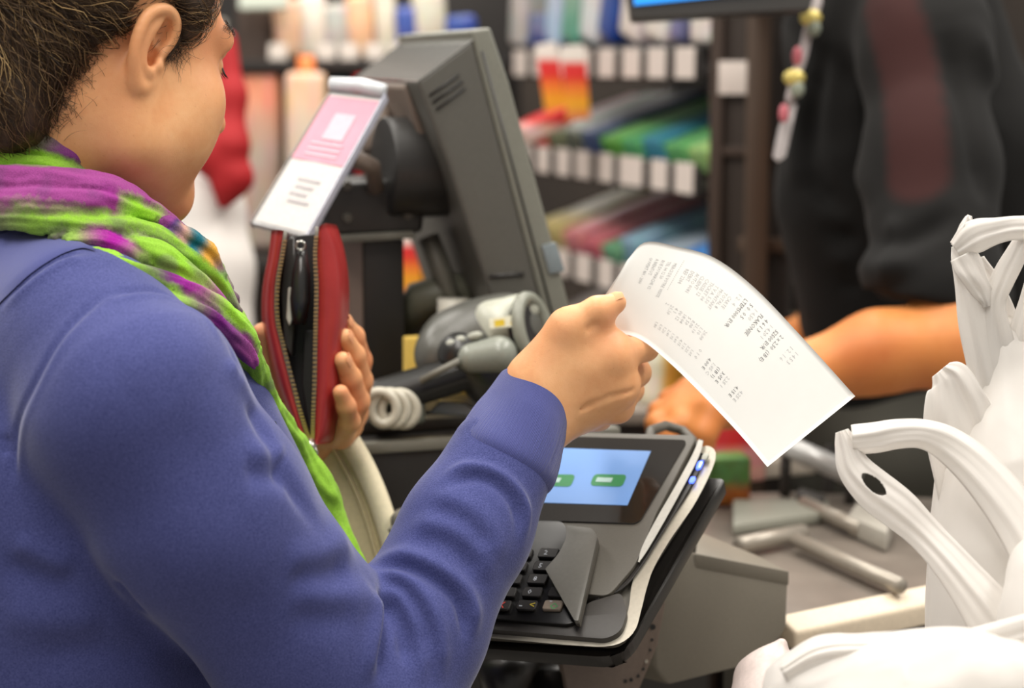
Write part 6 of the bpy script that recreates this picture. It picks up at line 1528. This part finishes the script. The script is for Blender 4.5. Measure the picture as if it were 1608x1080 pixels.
epb('paper_label', 0.11, 0.50, -0.002, 0.0, zl, zh, M_tagp, 0.0004)

# ================================================================== far left shelves
FO = W(370, 100, 3.55)
fr = empty('left_rack', (FO[0] + 0.20, 3.75, 0), 'far dark shelf unit with pale packages, left of the till screen', 'rack')
fz = W(500, 92, 3.5)[2]
box('shelf_board', (FO[0] + 0.19, 3.68, fz - 0.012), (0.30, 0.13, 0.010), M_rk, fr, bevel=0.002)
box('lower_board', (FO[0] + 0.17, 3.62, W(450, 400, 3.5)[2] - 0.012), (0.28, 0.19, 0.010), M_rk, fr, bevel=0.002)
box('upright', (W(400, 100, 3.62)[0], 3.73, 1.0), (0.030, 0.085, 1.0), plain('upright_brown', srgb(62, 46, 36), 0.5), fr, bevel=0.002)
box('rack_back', (FO[0] + 0.19, 3.83, 1.0), (0.32, 0.012, 1.0), M_rk, fr, bevel=0.002)
far = [(452, 'peach pouch', srgb(220, 180, 150), 44, 92), (492, 'pale pouch', srgb(222, 210, 196), 42, 100), (530, 'grey striped pouch', srgb(176, 170, 164), 40, 84), (566, 'orange cream pouch', srgb(222, 176, 140), 42, 98), (606, 'cream bottle', srgb(216, 206, 186), 34, 110), (640, 'dark blue pouch', srgb(66, 80, 150), 36, 80), (676, 'beige carton', srgb(206, 198, 180), 52, 104), (726, 'navy pouch', srgb(44, 66, 140), 50, 66)]
for k, (x, nm, c, w_, h_) in enumerate(far):
    c_, ax_, hf_ = fit(x, 82 - h_ / 2 + 4, 3.56, w_, h_, 0.06, 5, -4)
    c_[2] = fz + hf_[2] + 0.002
    pack('shelf_pouch', c_, ax_, hf_, two('farprint_%d' % k, c, tuple(np.minimum(1, np.array(c[:3]) * 1.25)) + (1,), 0.45, 2, 0.2), '%s on the far shelf behind the card holder, %s from the left' % (nm, ordn[k]), 'pouch', 'pouches on the far shelf', 0.014)
for k, x in enumerate((436, 512, 548, 588, 626)):
    o = prism('hook_tag', [W(x - 14, 68, 3.53), W(x + 14, 68, 3.53), W(x + 14, 104, 3.53), W(x - 14, 104, 3.53)], FWD * 0.003, plain('tag_beige', srgb(206, 196, 186), 0.5), fr, 0.001)
lz = W(450, 400, 3.5)[2] + 0.001
def stand(px, top_y, w_, c1, c2, lbl, cat, nm='snack_bag', split=0.7, d=3.56):
    top_ = min(W(px, top_y, d)[2], fz - 0.026) if d > 3.5 else W(px, top_y, d)[2]; s_ = d / FPX; b_ = W(px, 300, d)
    hb_ = (top_ - lz) / 2
    pack(nm, np.array([b_[0], b_[1] + 0.03, lz + hb_ + 0.001]), AX, (w_ * s_ / 2, 0.03, hb_), two('stand_%d' % px, c1, c2, split, 2, 0.15), lbl, cat, None, 0.014)
stand(410, 112, 60, srgb(190, 166, 152), srgb(232, 150, 120), 'salmon and grey snack bag left of the card holder', 'snack bag')
stand(480, 114, 62, srgb(206, 188, 176), srgb(232, 190, 160), 'pale peach snack bag directly behind the card holder', 'snack bag', d=3.41)
bo = empty('bottle', W(481, 125, 3.475), 'orange bottle neck above the pale peach snack bag', 'bottle')
bz_ = W(481, 114, 3.475)
tube('bottle_neck', [np.array([bz_[0], bz_[1], lz + .002]), bz_ + ZZ * -0.03, bz_, bz_ + ZZ * 0.03], [0.016, 0.016, 0.016, 0.014], plain('orange_plastic', srgb(232, 126, 56), 0.4), bo, 16)
stand(540, 88, 40, srgb(36, 66, 78), srgb(44, 84, 96), 'dark teal carton beside the top of the card holder', 'carton', 'carton', d=3.6)
stand(578, 92, 44, srgb(150, 30, 32), srgb(196, 40, 42), 'red carton just left of the till screen top', 'carton', 'carton', d=3.55)
prism('header_strip', [W(375, -20, 3.5), W(450, -20, 3.5), W(450, 12, 3.5), W(375, 14, 3.5)], FWD * 0.03, plain('header_green_white', srgb(206, 214, 200), 0.5), fr, 0.002)
# unidentified red and white shape beyond the customer's chin, built as a draped bag
rw = empty('red_white_shape', W(340, 460, 2.75), 'soft white bag with a red drape hanging beyond the customer\'s chin', 'bag')
V, Q = sdf_mesh(chain(pxr([(322, 250, 2.78, .035), (322, 330, 2.76, .050), (330, 420, 2.75, .055), (336, 520, 2.75, .055)]), 0.03), 0.004, 12)
obj_np('white_shape', V, Q, plain('white_cotton', srgb(226, 220, 214), 0.8), rw)
V, Q = sdf_mesh(chain(pxr([(358, 62, 2.70, .012), (364, 150, 2.69, .017), (362, 230, 2.68, .022), (352, 290, 2.68, .016)]), 0.02) + chain(pxr([(300, 200, 2.72, .02), (330, 245, 2.69, .022), (372, 280, 2.68, .018), (352, 318, 2.68, .008)]), 0.02), 0.003, 12)
obj_np('red_shape', V, Q, plain('red_cotton', srgb(160, 10, 18), 0.75), rw)
tube('stand_rod', [W(345, 30, 2.80), W(345, 500, 2.80), np.array([*W(345, 500, 2.80)[:2], 0.002])], 0.012, M_gr, rw, 10)
